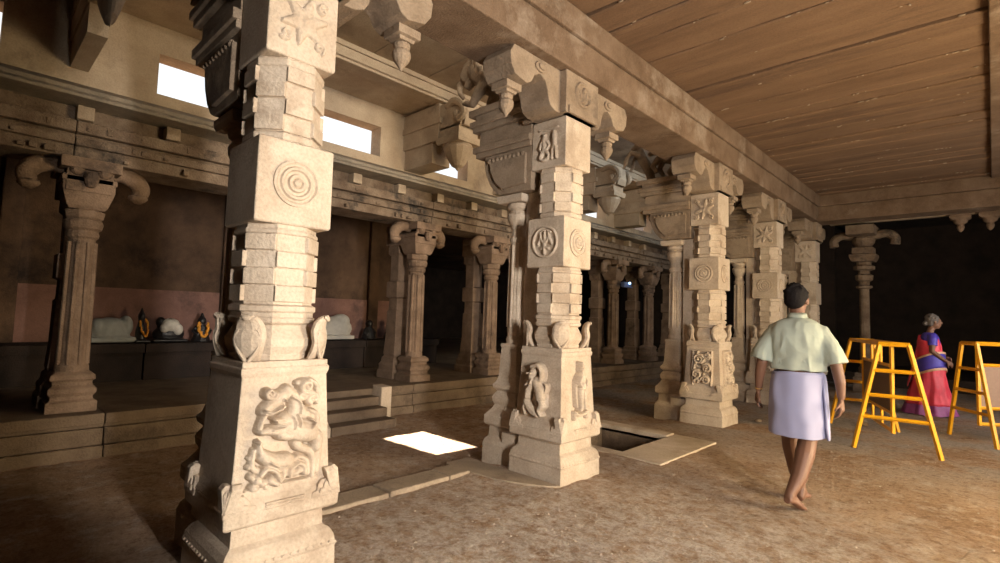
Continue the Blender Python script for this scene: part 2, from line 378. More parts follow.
# grey cement dust further up the hall
vg = N.new('ShaderNodeMapRange'); L.new(sep.outputs[1], vg.inputs[0]); vg.inputs[1].default_value = 5.5; vg.inputs[2].default_value = 7.5
gm = N.new('ShaderNodeMath'); gm.operation = 'MULTIPLY'; L.new(vg.outputs[0], gm.inputs[0]); L.new(ramp(n1.outputs[0], .4, .55).outputs[0], gm.inputs[1])
base = mix(gm.outputs[0], base, (.36, .31, .265))
base = mix(None, base, ramp(n3.outputs[0], .3, .55, (.55, .5, .45), (1, 1, 1)).outputs[0], 'MULTIPLY', .55)
base = mix(None, base, ramp(noi(17, 8, .75).outputs[0], .38, .52, (.5, .42, .36), (1, 1, 1)).outputs[0], 'MULTIPLY', .65)
L.new(base, b.inputs['Base Color']); b.inputs['Roughness'].default_value = .95; b.inputs['Specular IOR Level'].default_value = .15
a1 = N.new('ShaderNodeMath'); a1.operation = 'ADD'; L.new(n2.outputs[0], a1.inputs[0]); L.new(n3.outputs[0], a1.inputs[1])
bp = N.new('ShaderNodeBump'); bp.inputs['Strength'].default_value = 1.0; bp.inputs['Distance'].default_value = .035; L.new(a1.outputs[0], bp.inputs['Height']); L.new(bp.outputs[0], b.inputs['Normal'])
EARTH = m
fl = obj('floor', make_floor(), EARTH, smooth=True); struct(fl, 'brown trampled earth floor')
bm = bm_new()
box(bm, -7, 7, 13.9, 22, -.12, -.005); box(bm, -7, 7, -6, -1.45, -.12, -.01); box(bm, 3.4, 7, -1.5, 14, -.12, -.01)
struct(obj('floor', bm, EARTH), 'outer parts of the earth floor')

# sunken tank in the floor
t_ = thing('floor_pit', 'small rectangular pit sunk in the floor between second and third nave pillars', 'pit', ((PITX0+PITX1)/2, (PITY0+PITY1)/2, 0))
cx_, cy_ = t_.location.x, t_.location.y
bm = bm_new(); hx = (PITX1-PITX0)/2; hy = (PITY1-PITY0)/2
box(bm, -hx-.1, hx+.1, -hy-.1, hy+.1, -.36, -.30)
for a in ((-hx-.1, -hx, -hy-.1, hy+.1), (hx, hx+.1, -hy-.1, hy+.1), (-hx, hx, -hy-.1, -hy), (-hx, hx, hy, hy+.1)):
    box(bm, *a, -.34, -.02)
obj('pit_lining', bm, S_PLAT, t_)
bm = bm_new()
box(bm, -hx-.02, hx+.02, -hy-.16, -hy, -.06, .012)
box(bm, -hx-.14, -hx, -hy, hy, -.06, .0)
box(bm, hx, hx+.5, -hy-.16, hy+.22, -.06, .018)
box(bm, -hx-.12, hx, hy, hy+.2, -.06, .035)
obj('rim_slab', bm, S_KERB, t_, bevel=.01)
# kerb
bm = bm_new()
y = 1.62
for ln in (.75, .60, .24):
    box(bm, -3.60+random.uniform(-.01,.01), -3.34, y, y+ln-.012, -.12, .022+random.uniform(-.006,.006)); y += ln
tag(obj('kerb', bm, S_CURB, bevel=.012), 'flat pale stone kerb in the floor between the two nearest pillars', 'kerb')
bm = bm_new(); pts = smooth_curve([(-3.7,3.22),(-3.3,3.2),(-2.95,3.26),(-2.68,3.40),(-2.58,3.495)], 5)
poly = [(p.x, p.y) for p in pts] + [(-3.0, 3.5), (-3.7, 3.5)]
extr(bm, poly, lambda a, b_: (a, b_, -.08), lambda a, b_: (a, b_, .018))
tag(obj('foundation_slab', bm, S_CURB, bevel=.008), 'curved flat stone slab at the foot of the second nave pillar', 'slab')

# ------------------------------------------------------------------ ROOM: nave ceiling and beams
bm = bm_new(); y = -4.0; random.seed(11); JO = []
while y < 12.4:
    wdt = random.uniform(.28, .5); JO.append(y)
    y2 = min(y+wdt, 12.5)
    z = 4.12+random.uniform(-.018, .018)
    nx = 46; Lo = []; Hi = []
    for i in range(nx+1):
        x = -2.75+5.85*i/nx; ja = .010*noise.noise(V((x*4, y*3, 1)))+.006*noise.noise(V((x*15, y*3, 2))); jb = .010*noise.noise(V((x*4, y*3, 9)))+.006*noise.noise(V((x*15, y*3, 7)))
        zz = z+.006*noise.noise(V((x*2, y*3, 5)))
        Lo.append([(x, y+.010+ja, 4.3), (x, y+.010+ja, zz+.012), (x, y+.028+ja, zz), (x, (y+y2)/2, zz-.004), (x, y2-.028+jb, zz), (x, y2-.010+jb, zz+.012), (x, y2-.010+jb, 4.3)])
    rings(bm, Lo); y = y2
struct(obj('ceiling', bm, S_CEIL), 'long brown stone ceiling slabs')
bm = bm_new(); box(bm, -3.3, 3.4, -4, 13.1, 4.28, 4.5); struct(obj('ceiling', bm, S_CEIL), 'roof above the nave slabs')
rnd = random.Random(8); bm = bm_new()
for yj in JO:
    x = -2.55
    while x < 2.4:
        x += rnd.choice((.04, .06, .3, .6, .9))*rnd.uniform(.6, 1.4)
        r = rnd.uniform(.004, .011)
        if yj > 2: bmesh.ops.create_icosphere(bm, subdivisions=1, radius=1, matrix=Matrix.Translation((x, yj+rnd.uniform(-.014, .014), 4.118)) @ Matrix.Diagonal((r*rnd.uniform(1, 4), r, r*.9, 1)))
struct(obj('ceiling', bm, S_CURB), 'pale mortar crumbs left in the ceiling joints')
def beam(name, x0, x1, y0, y1, z0, z1, mat, label, fas=.03, side=1):
    bm = bm_new(); h = z1-z0
    box(bm, x0, x1, y0, y1, z0, z0+h*.56)
    if side > 0: box(bm, x0, x1+fas, y0, y1, z0+h*.56+.004, z1)
    else: box(bm, x0-fas, x1, y0, y1, z0+h*.56+.004, z1)
    return tag(obj(name, bm, mat, bevel=.012), label, 'beam', kind='structure')
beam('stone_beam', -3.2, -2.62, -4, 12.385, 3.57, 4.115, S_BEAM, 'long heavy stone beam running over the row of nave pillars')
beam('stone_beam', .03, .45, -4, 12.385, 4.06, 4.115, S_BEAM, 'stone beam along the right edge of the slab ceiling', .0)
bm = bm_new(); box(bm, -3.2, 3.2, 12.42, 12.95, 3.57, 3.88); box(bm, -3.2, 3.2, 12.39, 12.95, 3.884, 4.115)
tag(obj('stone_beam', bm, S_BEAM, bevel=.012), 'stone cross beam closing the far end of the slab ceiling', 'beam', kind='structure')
bm = bm_new(); box(bm, -2.6, 3.2, 12.95, 13.3, 3.7, 4.3); box(bm, -2.6, 3.2, 13.3, 13.45, 3.62, 3.7)
struct(obj('trim_1', bm, S_HIGH, bevel=.01), 'ledge beyond the cross beam')

# ------------------------------------------------------------------ nave pillars (row A)
def stepped(bm, z0, z1, rows, r, cx=0, cy=0, ext=.019, phase=0):
    n = 8; h = (z1-z0)/rows
    for k in range(rows):
        a, b_ = z0+k*h, z0+(k+1)*h
        lathe(bm, [(a, r), (b_, r)], cx, cy, 8, PI/8)
        for q in range(4):
            ang = q*PI/2 + (PI/4 if (k+phase) % 2 else 0)
            c, s = math.cos(ang), math.sin(ang); ap = r*math.cos(PI/8)
            hw = ap*.425; d0 = ap*.8; d1 = ap+ext
            pts = [(d0,-hw),(d1,-hw),(d1,hw),(d0,hw)]
            P = [(cx+x*c-y_*s, cy+x*s+y_*c) for x, y_ in pts]
            rings(bm, [[(x, y_, a+.004) for x, y_ in P], [(x, y_, b_-.004) for x, y_ in P]])
def leaf_curl(bm, ang, r0, z0, h, cx=0, cy=0, w=.07):
    """upright corner leaf: narrow foot, broad middle, pointed tip curling outward, with two raised side scrolls"""
    c, s = math.cos(ang), math.sin(ang)
    path = [(r0-.02, 0), (r0+.012, h*.2), (r0+.03, h*.45), (r0+.022, h*.7), (r0+.035, h*.92), (r0+.065, h*1.02), (r0+.075, h*.93)]
    pts = smooth_curve([V((cx+d*c, cy+d*s, z0+z)) for d, z in path], 4); n = len(pts)
    wid = [(0, .45), (.2, .8), (.4, 1.0), (.6, .85), (.8, .5), (1, .12)]
    def W(t):
        for (a, x), (b_, y) in zip(wid, wid[1:]):
            if a <= t <= b_: return x+(y-x)*(t-a)/(b_-a)
        return .1
    tube(bm, pts, [w*W(i/(n-1)) for i in range(n)], 10, .42, up=(c, s, 0.001))
    for e in (-1, 1):
        sp = [(.0, -.02), (.5, .25), (.75, .5), (.55, .72), (.2, .66), (.3, .5), (.48, .5)]
        tube(bm, smooth_curve([V((cx+(r0+.04)*c-s*e*u*w, cy+(r0+.04)*s+c*e*u*w, z0+v*h)) for u, v in sp], 3), .0105, 6)
def pendant(bm, cx, cy, zt, s=1.0, sq_top=True):
    if sq_top: sq(bm, [(zt, .085*s), (zt-.055*s, .085*s), (zt-.06*s, .06*s), (zt-.08*s, .055*s)], cx, cy)
    lathe(bm, [(zt-.075*s, .04*s), (zt-.09*s, .055*s), (zt-.11*s, .055*s), (zt-.125*s, .045*s), (zt-.14*s, .06*s), (zt-.17*s, .062*s), (zt-.2*s, .05*s), (zt-.235*s, .022*s), (zt-.265*s, .004*s)], cx, cy, 12)
def disc_rings(bm, face, half, zc, R, sub=0):
    prof = [(R, -.01), (R, .012), (R*.9, .016), (R*.82, .006), (R*.74, .006), (R*.68, .018), (R*.58, .018), (R*.52, .006), (R*.42, .006), (R*.36, .02), (R*.26, .02), (R*.2, .01), (R*.14, .022), (R*.02, .028)]
    n = 32; rs = []
    for r, d in prof:
        ring = []
        for i in range(n):
            a = 2*PI*i/n; u = r*math.cos(a); v = r*math.sin(a)
            ring.append((half+d, u, zc+v) if face == '+x' else (u, -half-d, zc+v))
        rs.append(ring)
    rings(bm, rs)
def console(bm, sgn, hw=.16, f=.2):
    poly = [(-.05,3.568),(.66,3.568),(.70,3.5),(.69,3.40),(.64,3.33),(.50,3.30),(.44,3.33),(.40,3.40),(.33,3.44),(.26,3.41),(.225,3.34),(.21,3.27),(.18,3.22),(.12,3.19),(-.05,3.18)]
    extr(bm, poly, lambda d, z: (-hw, sgn*(f+d), z), lambda d, z: (hw, sgn*(f+d), z))
    for s in (-1, 1):   # volute on both cheeks
        for rr in ((.075, .02), (.045, .035)):
            n = 14
            rings(bm, [[(s*(hw+dd), sgn*(f+.33+rr[0]*math.cos(2*PI*i/n)), 3.49+rr[0]*.6*math.sin(2*PI*i/n)) for i in range(n)] for dd in (-.01, rr[1])])
PM = {}
def part(name, key, build, mat, parent, smooth=False, bevel=.006):
    if key not in PM:
        bm = bm_new(); build(bm)
        o = obj(name, bm, mat, parent, smooth=smooth, bevel=bevel); PM[key] = o; return o
    src = PM[key]; o = src.copy(); o.name = name; COL.objects.link(o); o.parent = parent; return o

def b_plinth(bm):
    sq(bm, [(-.08,.289),(.02,.289),(.13,.286),(.145,.293),(.16,.285),(.19,.28),(.22,.262),(.24,.235),(.36,.23)])
    for i in range(13):   # bead string along the shoulder
        for f in (0, 1):
            s = -.25+i*.0417
            ball(bm, (s, -.288, .152) if f else (.288, s, .152), .008, n=5)
def b_dado(bm):
    sq(bm, [(.335,.275),(.35,.29),(.41,.292),(.44,.28),(.465,.262),(.50,.25),(1.04,.222),(1.06,.23),(1.085,.232),(1.09,.224),(1.12,.224)])
    prof = [(0,0),(0,.125),(.02,.145),(.045,.14),(.062,.115),(.07,.085),(.10,.082),(.122,.06),(.128,.035),(.155,.03),(.165,0)]
    for q in range(4):
        c, s_ = [(1,0),(0,1),(-1,0),(0,-1)][q]
        for e in (-1, 1):
            def M0(a, z, d):
                u = e*(.297-a); d2 = .296-(z-.40)*.28+d
                return (c*d2-s_*u, s_*d2+c*u, z)
            extr(bm, prof, lambda a, z: M0(a, .405+z, -.05), lambda a, z: M0(a, .405+z, .004))
            extr(bm, [(x*.7+.006, z*.7+.02) for x, z in prof], lambda a, z: M0(a, .405+z, -.02), lambda a, z: M0(a, .405+z, .012))
    for f in (0, 1):      # carved tray between the corner bosses
        for q in (-.05, 0, .05):
            if f: box(bm, -.1, .1, -.288, -.25, .415+q*.25, .424+q*.25)
            else: box(bm, .25, .295, -.1, .1, .415+q*.25, .424+q*.25)
def b_collar(bm):
    lathe(bm, [(1.115,.20),(1.14,.205),(1.15,.20),(1.19,.225),(1.23,.228),(1.27,.205),(1.30,.19),(1.315,.215),(1.335,.22),(1.345,.21),(1.365,.21),(1.375,.222),(1.40,.222),(1.41,.20),(1.43,.198)], n=8, rot=PI/8)
    for k in range(4): leaf_curl(bm, PI/4+k*PI/2, .235, 1.115, .225, w=.085)
def b_lower(bm):
    stepped(bm, 1.42, 1.78, 4, .203)
    lathe(bm, [(1.775,.2),(1.785,.215),(1.80,.215),(1.81,.205),(1.835,.205)], n=8, rot=PI/8)
def b_med(bm): sq(bm, [(1.83,.2),(1.84,.208),(2.27,.206),(2.28,.198)])
def b_upper(bm):
    lathe(bm, [(2.275,.19),(2.29,.205),(2.32,.205),(2.33,.19)], n=8, rot=PI/8)
    stepped(bm, 2.33, 2.685, 4, .195, phase=1)
    lathe(bm, [(2.68,.19),(2.69,.205),(2.72,.205),(2.75,.185)], n=8, rot=PI/8)
def b_cap(bm): sq(bm, [(2.735,.185),(2.745,.194),(3.17,.192),(3.18,.185)])
def b_brk(bm):
    box(bm, -.27, .23, -.25, .25, 3.185, 3.568)
    box(bm, -.29, .25, -.22, .22, 3.185, 3.25)
def b_web(bm):
    box(bm, -.36, -.17, -.06, .06, .36, 3.0); box(bm, -.47, -.19, -.2, .2, .02, .3)
CX = -.50
def b_colon(bm):
    sq(bm, [(-.06,.21),(.02,.212),(.17,.21),(.21,.195),(.235,.17),(.34,.165)], CX)
    sq(bm, [(.34,.195),(.36,.205),(.43,.205),(.46,.18),(.50,.15),(.53,.135),(.56,.15),(.60,.155),(.63,.14),(.66,.12),(.69,.15),(.72,.155),(.75,.13),(.80,.115)], CX)
    sq(bm, [(.78,.115),(1.08,.10),(1.10,.108),(1.12,.10)], CX)
    lathe(bm, [(1.1,.095),(1.16,.10),(1.2,.085),(1.24,.09),(2.1,.078),(2.12,.09),(2.15,.09),(2.17,.075),(2.24,.07),(2.28,.09),(2.33,.115),(2.38,.12),(2.42,.09),(2.44,.12),(2.47,.125),(2.5,.11)], CX, 0, 16)
    for k in range(8):
        a = k*PI/4; tube(bm, [(CX+.086*math.cos(a), .086*math.sin(a), 1.28), (CX+.078*math.cos(a), .078*math.sin(a), 2.08)], .016, 6)
    sq(bm, [(2.49,.15),(2.52,.165),(2.56,.165),(2.57,.14)], CX)
def b_corbel(bm):
    b_corbel0(bm)
    for v in bm.verts: v.co.z = 2.57+(v.co.z-2.56)*1.12
def b_corbel0(bm):
    # rounded console block that widens upward, then two moulded shelf slabs
    poly = [(-.2,2.56),(-.60,2.56),(-.66,2.585),(-.74,2.66),(-.80,2.76),(-.83,2.86),(-.82,2.93),(-.2,2.93)]
    extr(bm, poly, lambda a, z: (a, -.19, z), lambda a, z: (a, .19, z))
    poly = [(-.26,2.62),(-.56,2.60),(-.66,2.68),(-.72,2.78),(-.74,2.88),(-.26,2.88)]
    extr(bm, poly, lambda a, z: (a, -.215, z), lambda a, z: (a, .215, z))
    for i in range(9): ball(bm, (-.30-.055*i, -.205, 2.875), .028, 1, .8, .8, n=6)
    for z0, z1, x, hy in ((2.93,2.975,-.93,.22),(2.975,3.03,-.96,.24),(3.03,3.17,-.90,.2),(3.17,3.22,-.97,.24),(3.22,3.27,-1.0,.26),(3.27,3.33,-.95,.22),(3.33,3.39,-1.03,.25)):
        box(bm, x, -.2, -hy, hy, z0, z1+.001)
def b_yali(bm):
    """rearing lion carved over the corbel, head toward -X"""
    T = lambda *a, **k: tube(bm, *a, **k)
    for s in (-1, 1):
        T([(-.42, s*.07, 3.62), (-.55, s*.10, 3.55), (-.50, s*.11, 3.42), (-.60, s*.11, 3.38)], [.09, .085, .05, .04])
        T([(-.80, s*.07, 3.72), (-.90, s*.10, 3.62), (-.97, s*.11, 3.52), (-1.05, s*.11, 3.56)], [.07, .055, .04, .035])
        for q in (-.02, 0, .02): ball(bm, (-1.07, s*.11+q, 3.55), .018, n=6)
        T([(-1.02, s*.05, 4.02), (-1.0, s*.09, 4.08)], [.03, .015])
        ball(bm, (-1.13, s*.045, 3.97), .028, n=7)
    T([(-.35, 0, 3.60), (-.48, 0, 3.68), (-.66, 0, 3.72), (-.82, 0, 3.76), (-.93, 0, 3.86), (-1.0, 0, 3.95)], [.13, .15, .14, .155, .145, .13])
    ball(bm, (-1.04, 0, 3.95), .125, 1, .85, .9, 10); T([(-.93, 0, 4.06), (-.82, 0, 4.0), (-.78, 0, 3.88)], [.05, .06, .03])
    for s in (-1, 1):
        for k in range(4): T([(-.98+.05*k, s*.10, 4.02-.07*k), (-.93+.05*k, s*.15, 3.97-.07*k), (-.95+.05*k, s*.13, 3.91-.07*k)], [.035, .035, .015])
    T([(-1.0, 0, 3.95), (-1.12, 0, 3.93), (-1.2, 0, 3.87)], [.11, .10, .07])
    T([(-1.05, 0, 3.87), (-1.16, 0, 3.77)], [.065, .04])
    T([(-1.19, 0, 3.88), (-1.27, 0, 3.84), (-1.26, 0, 3.76), (-1.2, 0, 3.68)], [.04, .035, .03, .02])
    for k in range(7): ball(bm, (-.9+.03*k-.02, 0, 3.92+.02*math.sin(k)), .06, 1, 1.6, 1, n=7)
    T([(-.32, .02, 3.62), (-.26, .04, 3.75), (-.34, .05, 3.85), (-.44, .03, 3.82)], [.035, .03, .028, .02])
    T([(-.6, 0, 3.40), (-.62, 0, 3.6)], [.06, .07])   # stone strut left under the belly
def b_beast2(bm):
    T = lambda *a, **k: tube(bm, *a, **k)
    T([(-.78, 0, 3.40), (-.80, 0, 3.52), (-.86, 0, 3.66), (-.93, 0, 3.78), (-.95, 0, 3.9)], [.06, .06, .07, .07, .05])
    for s in (-1, 1):
        T([(-.93, s*.05, 3.8), (-1.04, s*.09, 3.86), (-1.1, s*.1, 3.78), (-1.12, s*.1, 3.68)], [.045, .04, .03, .025])
        for q in (-.022, 0, .022): T([(-1.12, s*.1+q, 3.7), (-1.15, s*.1+q, 3.64)], [.013, .008], 6)
        T([(-.42, s*.07, 3.66), (-.38, s*.12, 3.55), (-.48, s*.12, 3.46), (-.45, s*.12, 3.39), (-.54, s*.12, 3.38)], [.08, .07, .045, .04, .035])
        T([(-.66, s*.06, 3.70), (-.72, s*.10, 3.60), (-.66, s*.10, 3.5)], [.05, .04, .03])
    T([(-.36, 0, 3.66), (-.5, 0, 3.72), (-.66, 0, 3.76)], [.1, .11, .09])
    ball(bm, (-.72, 0, 3.85), .075, n=8); T([(-.72, 0, 3.84), (-.83, 0, 3.80)], [.05, .03])
    ball(bm, (-.97, 0, 3.97), .07, n=8); T([(-.97, 0, 3.96), (-1.08, 0, 3.93)], [.045, .03])

def med_relief(bm, strokes, face, half, zc, R, n=60):
    """floral roundel: rim plus strokes in a 100-unit square"""
    fm = face_map(face, half, half, zc-R, zc+R, 100., 100., 2*R)
    st = [([(50+46*math.cos(a), 50+46*math.sin(a)) for a in [2*PI*k/24 for k in range(25)]], 4, 4, .8)] + strokes
    relief(bm, st, fm, 0, 100, 0, 100, n, n, .022)
def nave_pillar(name, y, label, dado, meds, caps, beast):
    t_ = thing(name, label, 'pillar', (-2.888, y, 0), group=None)
    part('plinth', 'plinth', b_plinth, S_PIL, t_)
    base_ = part('base_block', 'dado', b_dado, S_PIL, t_)
    part('leaf_collar', 'collar', b_collar, S_PIL, t_, smooth=False, bevel=0)
    part('stepped_shaft', 'lower', b_lower, S_PIL, t_, bevel=.004)
    mb = part('medallion_block', 'med', b_med, S_PIL, t_)
    part('stepped_shaft', 'upper', b_upper, S_PIL, t_, bevel=.004)
    cb = part('capital_block', 'cap', b_cap, S_PIL, t_)
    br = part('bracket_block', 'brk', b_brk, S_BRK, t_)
    part('joining_web', 'web', b_web, S_PIL, t_)
    part('colonnette', 'colon', b_colon, S_PIL, t_, bevel=.004)
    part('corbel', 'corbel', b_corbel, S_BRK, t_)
    for s in (-1, 1):
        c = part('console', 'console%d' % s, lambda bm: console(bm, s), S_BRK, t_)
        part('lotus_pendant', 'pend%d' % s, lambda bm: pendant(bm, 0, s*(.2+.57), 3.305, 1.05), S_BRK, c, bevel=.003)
    bk = 'beast_'+beast
    if bk not in PM:
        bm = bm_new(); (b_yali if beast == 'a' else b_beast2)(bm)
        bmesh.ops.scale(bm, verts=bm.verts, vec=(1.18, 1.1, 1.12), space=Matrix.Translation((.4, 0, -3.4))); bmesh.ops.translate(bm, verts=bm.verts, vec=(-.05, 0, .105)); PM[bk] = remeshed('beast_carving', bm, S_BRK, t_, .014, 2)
    else:
        o = PM[bk].copy(); o.name = 'beast_carving'; COL.objects.link(o); o.parent = t_
    for face, design in dado:
        bm = bm_new(); w_ = .43
        fm = face_map(face, .2475, .2225, .505, 1.03, 100., 130., w_)
        relief(bm, design, fm, 0, 100, 0, 130, 120, 150, .066)
        obj('relief_carving', bm, S_PIL, base_, smooth=True)
    for face, kind in meds:
        bm = bm_new()
        if kind == 'rings': disc_rings(bm, face, .207, 2.055, .125)
        else: med_relief(bm, kind, face, .207, 2.055, .145)
        obj('medallion', bm, S_PIL, mb, smooth=(kind != 'rings'))
    for face, kind in caps:
        bm = bm_new(); fm = face_map(face, .193, .193, 2.76, 3.15, 100., 100., .35)
        relief(bm, kind, fm, 0, 100, 0, 100, 64, 64, .026)
        obj('relief_carving', bm, S_PIL, cb, smooth=True)
    bm = bm_new(); fm = face_map('+x', .23, .23, 3.26, 3.55, 100., 100., .36)
    relief(bm, [([(50+30*math.cos(a), 50+36*math.sin(a)) for a in [2*PI*k/18 for k in range(19)]], 5, 5, .9)] + [([(50,30),(48,52),(54,72)], 8, 4, 1), ([(40,40),(36,60)], 4, 3, .8), ([(62,40),(64,60)], 4, 3, .8)], fm, 0, 100, 0, 100, 50, 50, .022)
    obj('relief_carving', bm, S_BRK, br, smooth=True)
    return t_
nave_pillar('carved_pillar', 1.21, 'nearest carved cream stone pillar, with a big rearing beast relief on its base', [('+x', YALI)], [('+x', 'rings')], [('+x', FLOWER)], 'a')
nave_pillar('carved_pillar', 3.80, 'second carved pillar, with beast and standing figure reliefs, beside the floor pit', [('-y', YALI2), ('+x', FIGURE)], [('-y', TREE), ('+x', 'rings')], [('-y', FIGS)], 'a')
nave_pillar('carved_pillar', 7.30, 'third carved pillar, with scrolling foliage reliefs, beyond the floor pit', [('-y', FOLIAGE), ('+x', FOLIAGE)], [('-y', 'rings'), ('+x', 'rings')], [('-y', FLOWER)], 'b')
nave_pillar('carved_pillar', 9.95, 'fourth carved pillar, half hidden between the third pillar and the walking man', [('-y', FOLIAGE), ('+x', FIGURE)], [('-y', 'rings'), ('+x', 'rings')], [('-y', FLOWER)], 'b')
nave_pillar('carved_pillar', 12.65, "fifth carved pillar, seen behind the walking man's head", [('-y', FOLIAGE)], [('-y', 'rings')], [('-y', FLOWER)], 'a')

# ------------------------------------------------------------------ inner aisle: platform, steps, row B, clerestory
PX = -6.0; PZ = .37
bm = bm_new(); y = -4
random.seed(5)
ys_ = [-4, -2.2, -.6, 1.0, 2.85]
def plat_run(bm, y0, y1):
    y = y0
    while y < y1-.01:
        e = min(y+random.uniform(1.1, 1.9), y1)
        box(bm, -6.95, PX, y+.004, e-.004, PZ-.10, PZ)
        box(bm, -6.95, PX-.05, y, e, PZ-.135, PZ-.10)
        box(bm, -6.95, PX-.02, y+.004, e-.004, PZ-.29, PZ-.135)
        box(bm, -6.95, PX+.02, y+.004, e-.004, -.12, PZ-.29)
        y = e
plat_run(bm, -4, 17)
struct(obj('floor', bm, S_PLAT, bevel=.01), 'raised stone platform edge of the inner aisle')
bm = bm_new(); box(bm, -17, -6.9, -4, 17, -.1, PZ-.004); struct(obj('floor', bm, S_PLAT), 'raised platform floor')
st = thing('stone_steps', 'short flight of stone steps climbing to the raised platform', 'steps', (PX, 3.45, -.03))
for k in range(3):
    bm = bm_new(); z = PZ+.06-.11*(k+1)
    box(bm, -.02, .2*(k+1), -.45, .42, z-.11, z); obj('step', bm, S_PLAT, st, bevel=.012)
bm = bm_new(); poly = [(0,0),(.5,0),(.5,.12),(.42,.33),(.28,.44),(0,.44)]
poly = [(0,-.03),(.22,-.03),(.22,.44),(0,.45)]
for y0, y1 in ((.44, .60),):
    bm2 = bm_new(); extr(bm2, poly, lambda a, z: (a, y0, z), lambda a, z: (a, y1, z)); obj('cheek_block', bm2, S_KERB, st, bevel=.012)
bm2 = bm_new(); extr(bm2, [(0,-.03),(.62,-.03),(.62,.1),(.3,.36),(0,.40)], lambda a, z: (a, -.62, z), lambda a, z: (a, -.47, z)); obj('cheek_block', bm2, S_KERB, st, bevel=.012)
bm.free()

def b_bpil(bm):   # square pilaster at the back with stepped blocks
    c = -.42
    sq(bm, [(0,.2),(.1,.2),(.13,.18),(.2,.185),(.24,.16),(.3,.155),(.33,.13),(.36,.14),(.6,.125),(1.0,.12),(1.02,.105),(1.2,.1),(1.22,.135),(1.45,.135),(1.47,.1),(1.85,.1),(1.88,.13),(2.2,.13)], c)
def b_bcol(bm):
    sq(bm, [(0,.18),(.09,.18),(.11,.15),(.14,.15),(.17,.17),(.21,.17),(.24,.14),(.27,.14),(.29,.16),(.33,.155),(.36,.12)])
    lathe(bm, [(.35,.13),(.4,.125),(.44,.11),(1.58,.10),(1.6,.12),(1.63,.125),(1.66,.115),(1.68,.14),(1.73,.15),(1.76,.14)], n=16)
    for k in range(8):
        a = k*PI/4+PI/8; tube(bm, [(.108*math.cos(a), .108*math.sin(a), .42), (.1*math.cos(a), .1*math.sin(a), 1.55)], .022, 6)
def b_bcap(bm):
    lathe(bm, [(1.75,.12),(1.78,.15),(1.84,.16),(1.86,.13)], n=8, rot=PI/8)
    sq(bm, [(1.85,.13),(1.88,.15),(1.98,.18),(2.02,.19),(2.04,.19),(2.10,.19)])
    sq(bm, [(2.09,.2),(2.14,.2),(2.16,.17),(2.3,.17)])
    box(bm, -.55, .2, -.17, .17, 2.0, 2.3); box(bm, -.5, .26, -.22, .22, 2.2, 2.3)
    lathe(bm, [(2.04,.03),(2.08,.05),(2.13,.06),(2.17,.05)], .24, 0, 10); ball(bm, (.2, .1, 2.2), .06, n=7); ball(bm, (.2, -.1, 2.2), .06, n=7)
def b_curl(bm, s):   # plantain-flower curl hanging out from the bracket
    pts = smooth_curve([(0, s*.15, 2.22), (0, s*.26, 2.25), (0, s*.37, 2.21), (0, s*.42, 2.13), (0, s*.40, 2.05)], 5)
    n = len(pts); tube(bm, pts, [.055+.02*math.sin(PI*i/n) for i in range(n)], 10, 1.1)
    lathe(bm, [(2.07,.075),(2.04,.085),(2.02,.07),(1.99,.03)], 0, s*.40, 10)
def aisle_pillar(y, label, x=-6.38, mat=None):
    t_ = thing('aisle_pillar', label, 'pillar', (x, y, PZ)); t_.scale = (1.05, 1.05, 1.03)
    mat = mat or S_BP
    part('pilaster', 'bpil', b_bpil, mat, t_); part('colonnette', 'bcol', b_bcol, mat, t_, bevel=.004); part('capital', 'bcap', b_bcap, mat, t_)
    for s in (-1, 1):
        part('hanging_bud', 'bcurl%d' % s, lambda bm: b_curl(bm, s), mat, t_, smooth=True, bevel=0)
    return t_
aisle_pillar(.8, 'slim stone pillar on the platform, at the far left in shadow')
aisle_pillar(4.83, 'paired column on the platform just right of the stone steps')
aisle_pillar(6.45, 'paired column on the platform, half hidden behind the second nave pillar')
aisle_pillar(10.5, 'dim platform column seen left of the third nave pillar, nearer one')
aisle_pillar(12.2, 'dim platform column seen left of the third nave pillar, farther one')
aisle_pillar(14.2, 'farthest platform column, deep in the dark end of the aisle')

# entablature over row B
EZ = PZ+2.37   # 2.74
bm = bm_new(); random.seed(9); y = -4
while y < 17:
    e = min(17, y+random.uniform(.9, 1.7))
    box(bm, -6.75, -6.20+random.uniform(-.008,.008), y, e-.006, EZ, EZ+.12)
    box(bm, -6.75, -6.17+random.uniform(-.008,.008), y, e-.006, EZ+.122, EZ+.2)
    box(bm, -6.75, -6.23, y, e, EZ+.2, EZ+.24)
    box(bm, -6.75, -6.16, y, e-.006, EZ+.24, EZ+.35)
    for _ in range(int((e-y)*9)):
        yy = random.uniform(y+.06, e-.08); z = EZ+random.choice((.02, .135, .26)); d = random.uniform(.006, .03)
        box(bm, -6.3, -6.17+d, yy, yy+random.uniform(.03, .09), z, z+random.uniform(.03, .07))
    y = e
struct(obj('trim_2', bm, S_ENT, bevel=.01), 'weathered carved entablature over the platform columns')
bm = bm_new(); box(bm, -6.75, -6.26, -4, 17, EZ+.35, EZ+.50)
struct(obj('trim_3', bm, S_ENT, bevel=.006), 'recessed frieze')
y = -3.6; i = 0
g_ = 'stone blocks along the frieze under the ledge'
while y < 12:
    bm = bm_new(); box(bm, -.07, .08, -.065, .065, -.06, .07)
    if not any(abs(y-q) < .25 for q in ()):
        o = obj('frieze_block', bm, S_HIGH, bevel=.008, loc=(-6.21, y, EZ+.42)); tag(o, 'one of many small square stone blocks projecting from the frieze under the ledge', 'block', g_)
    y += .72
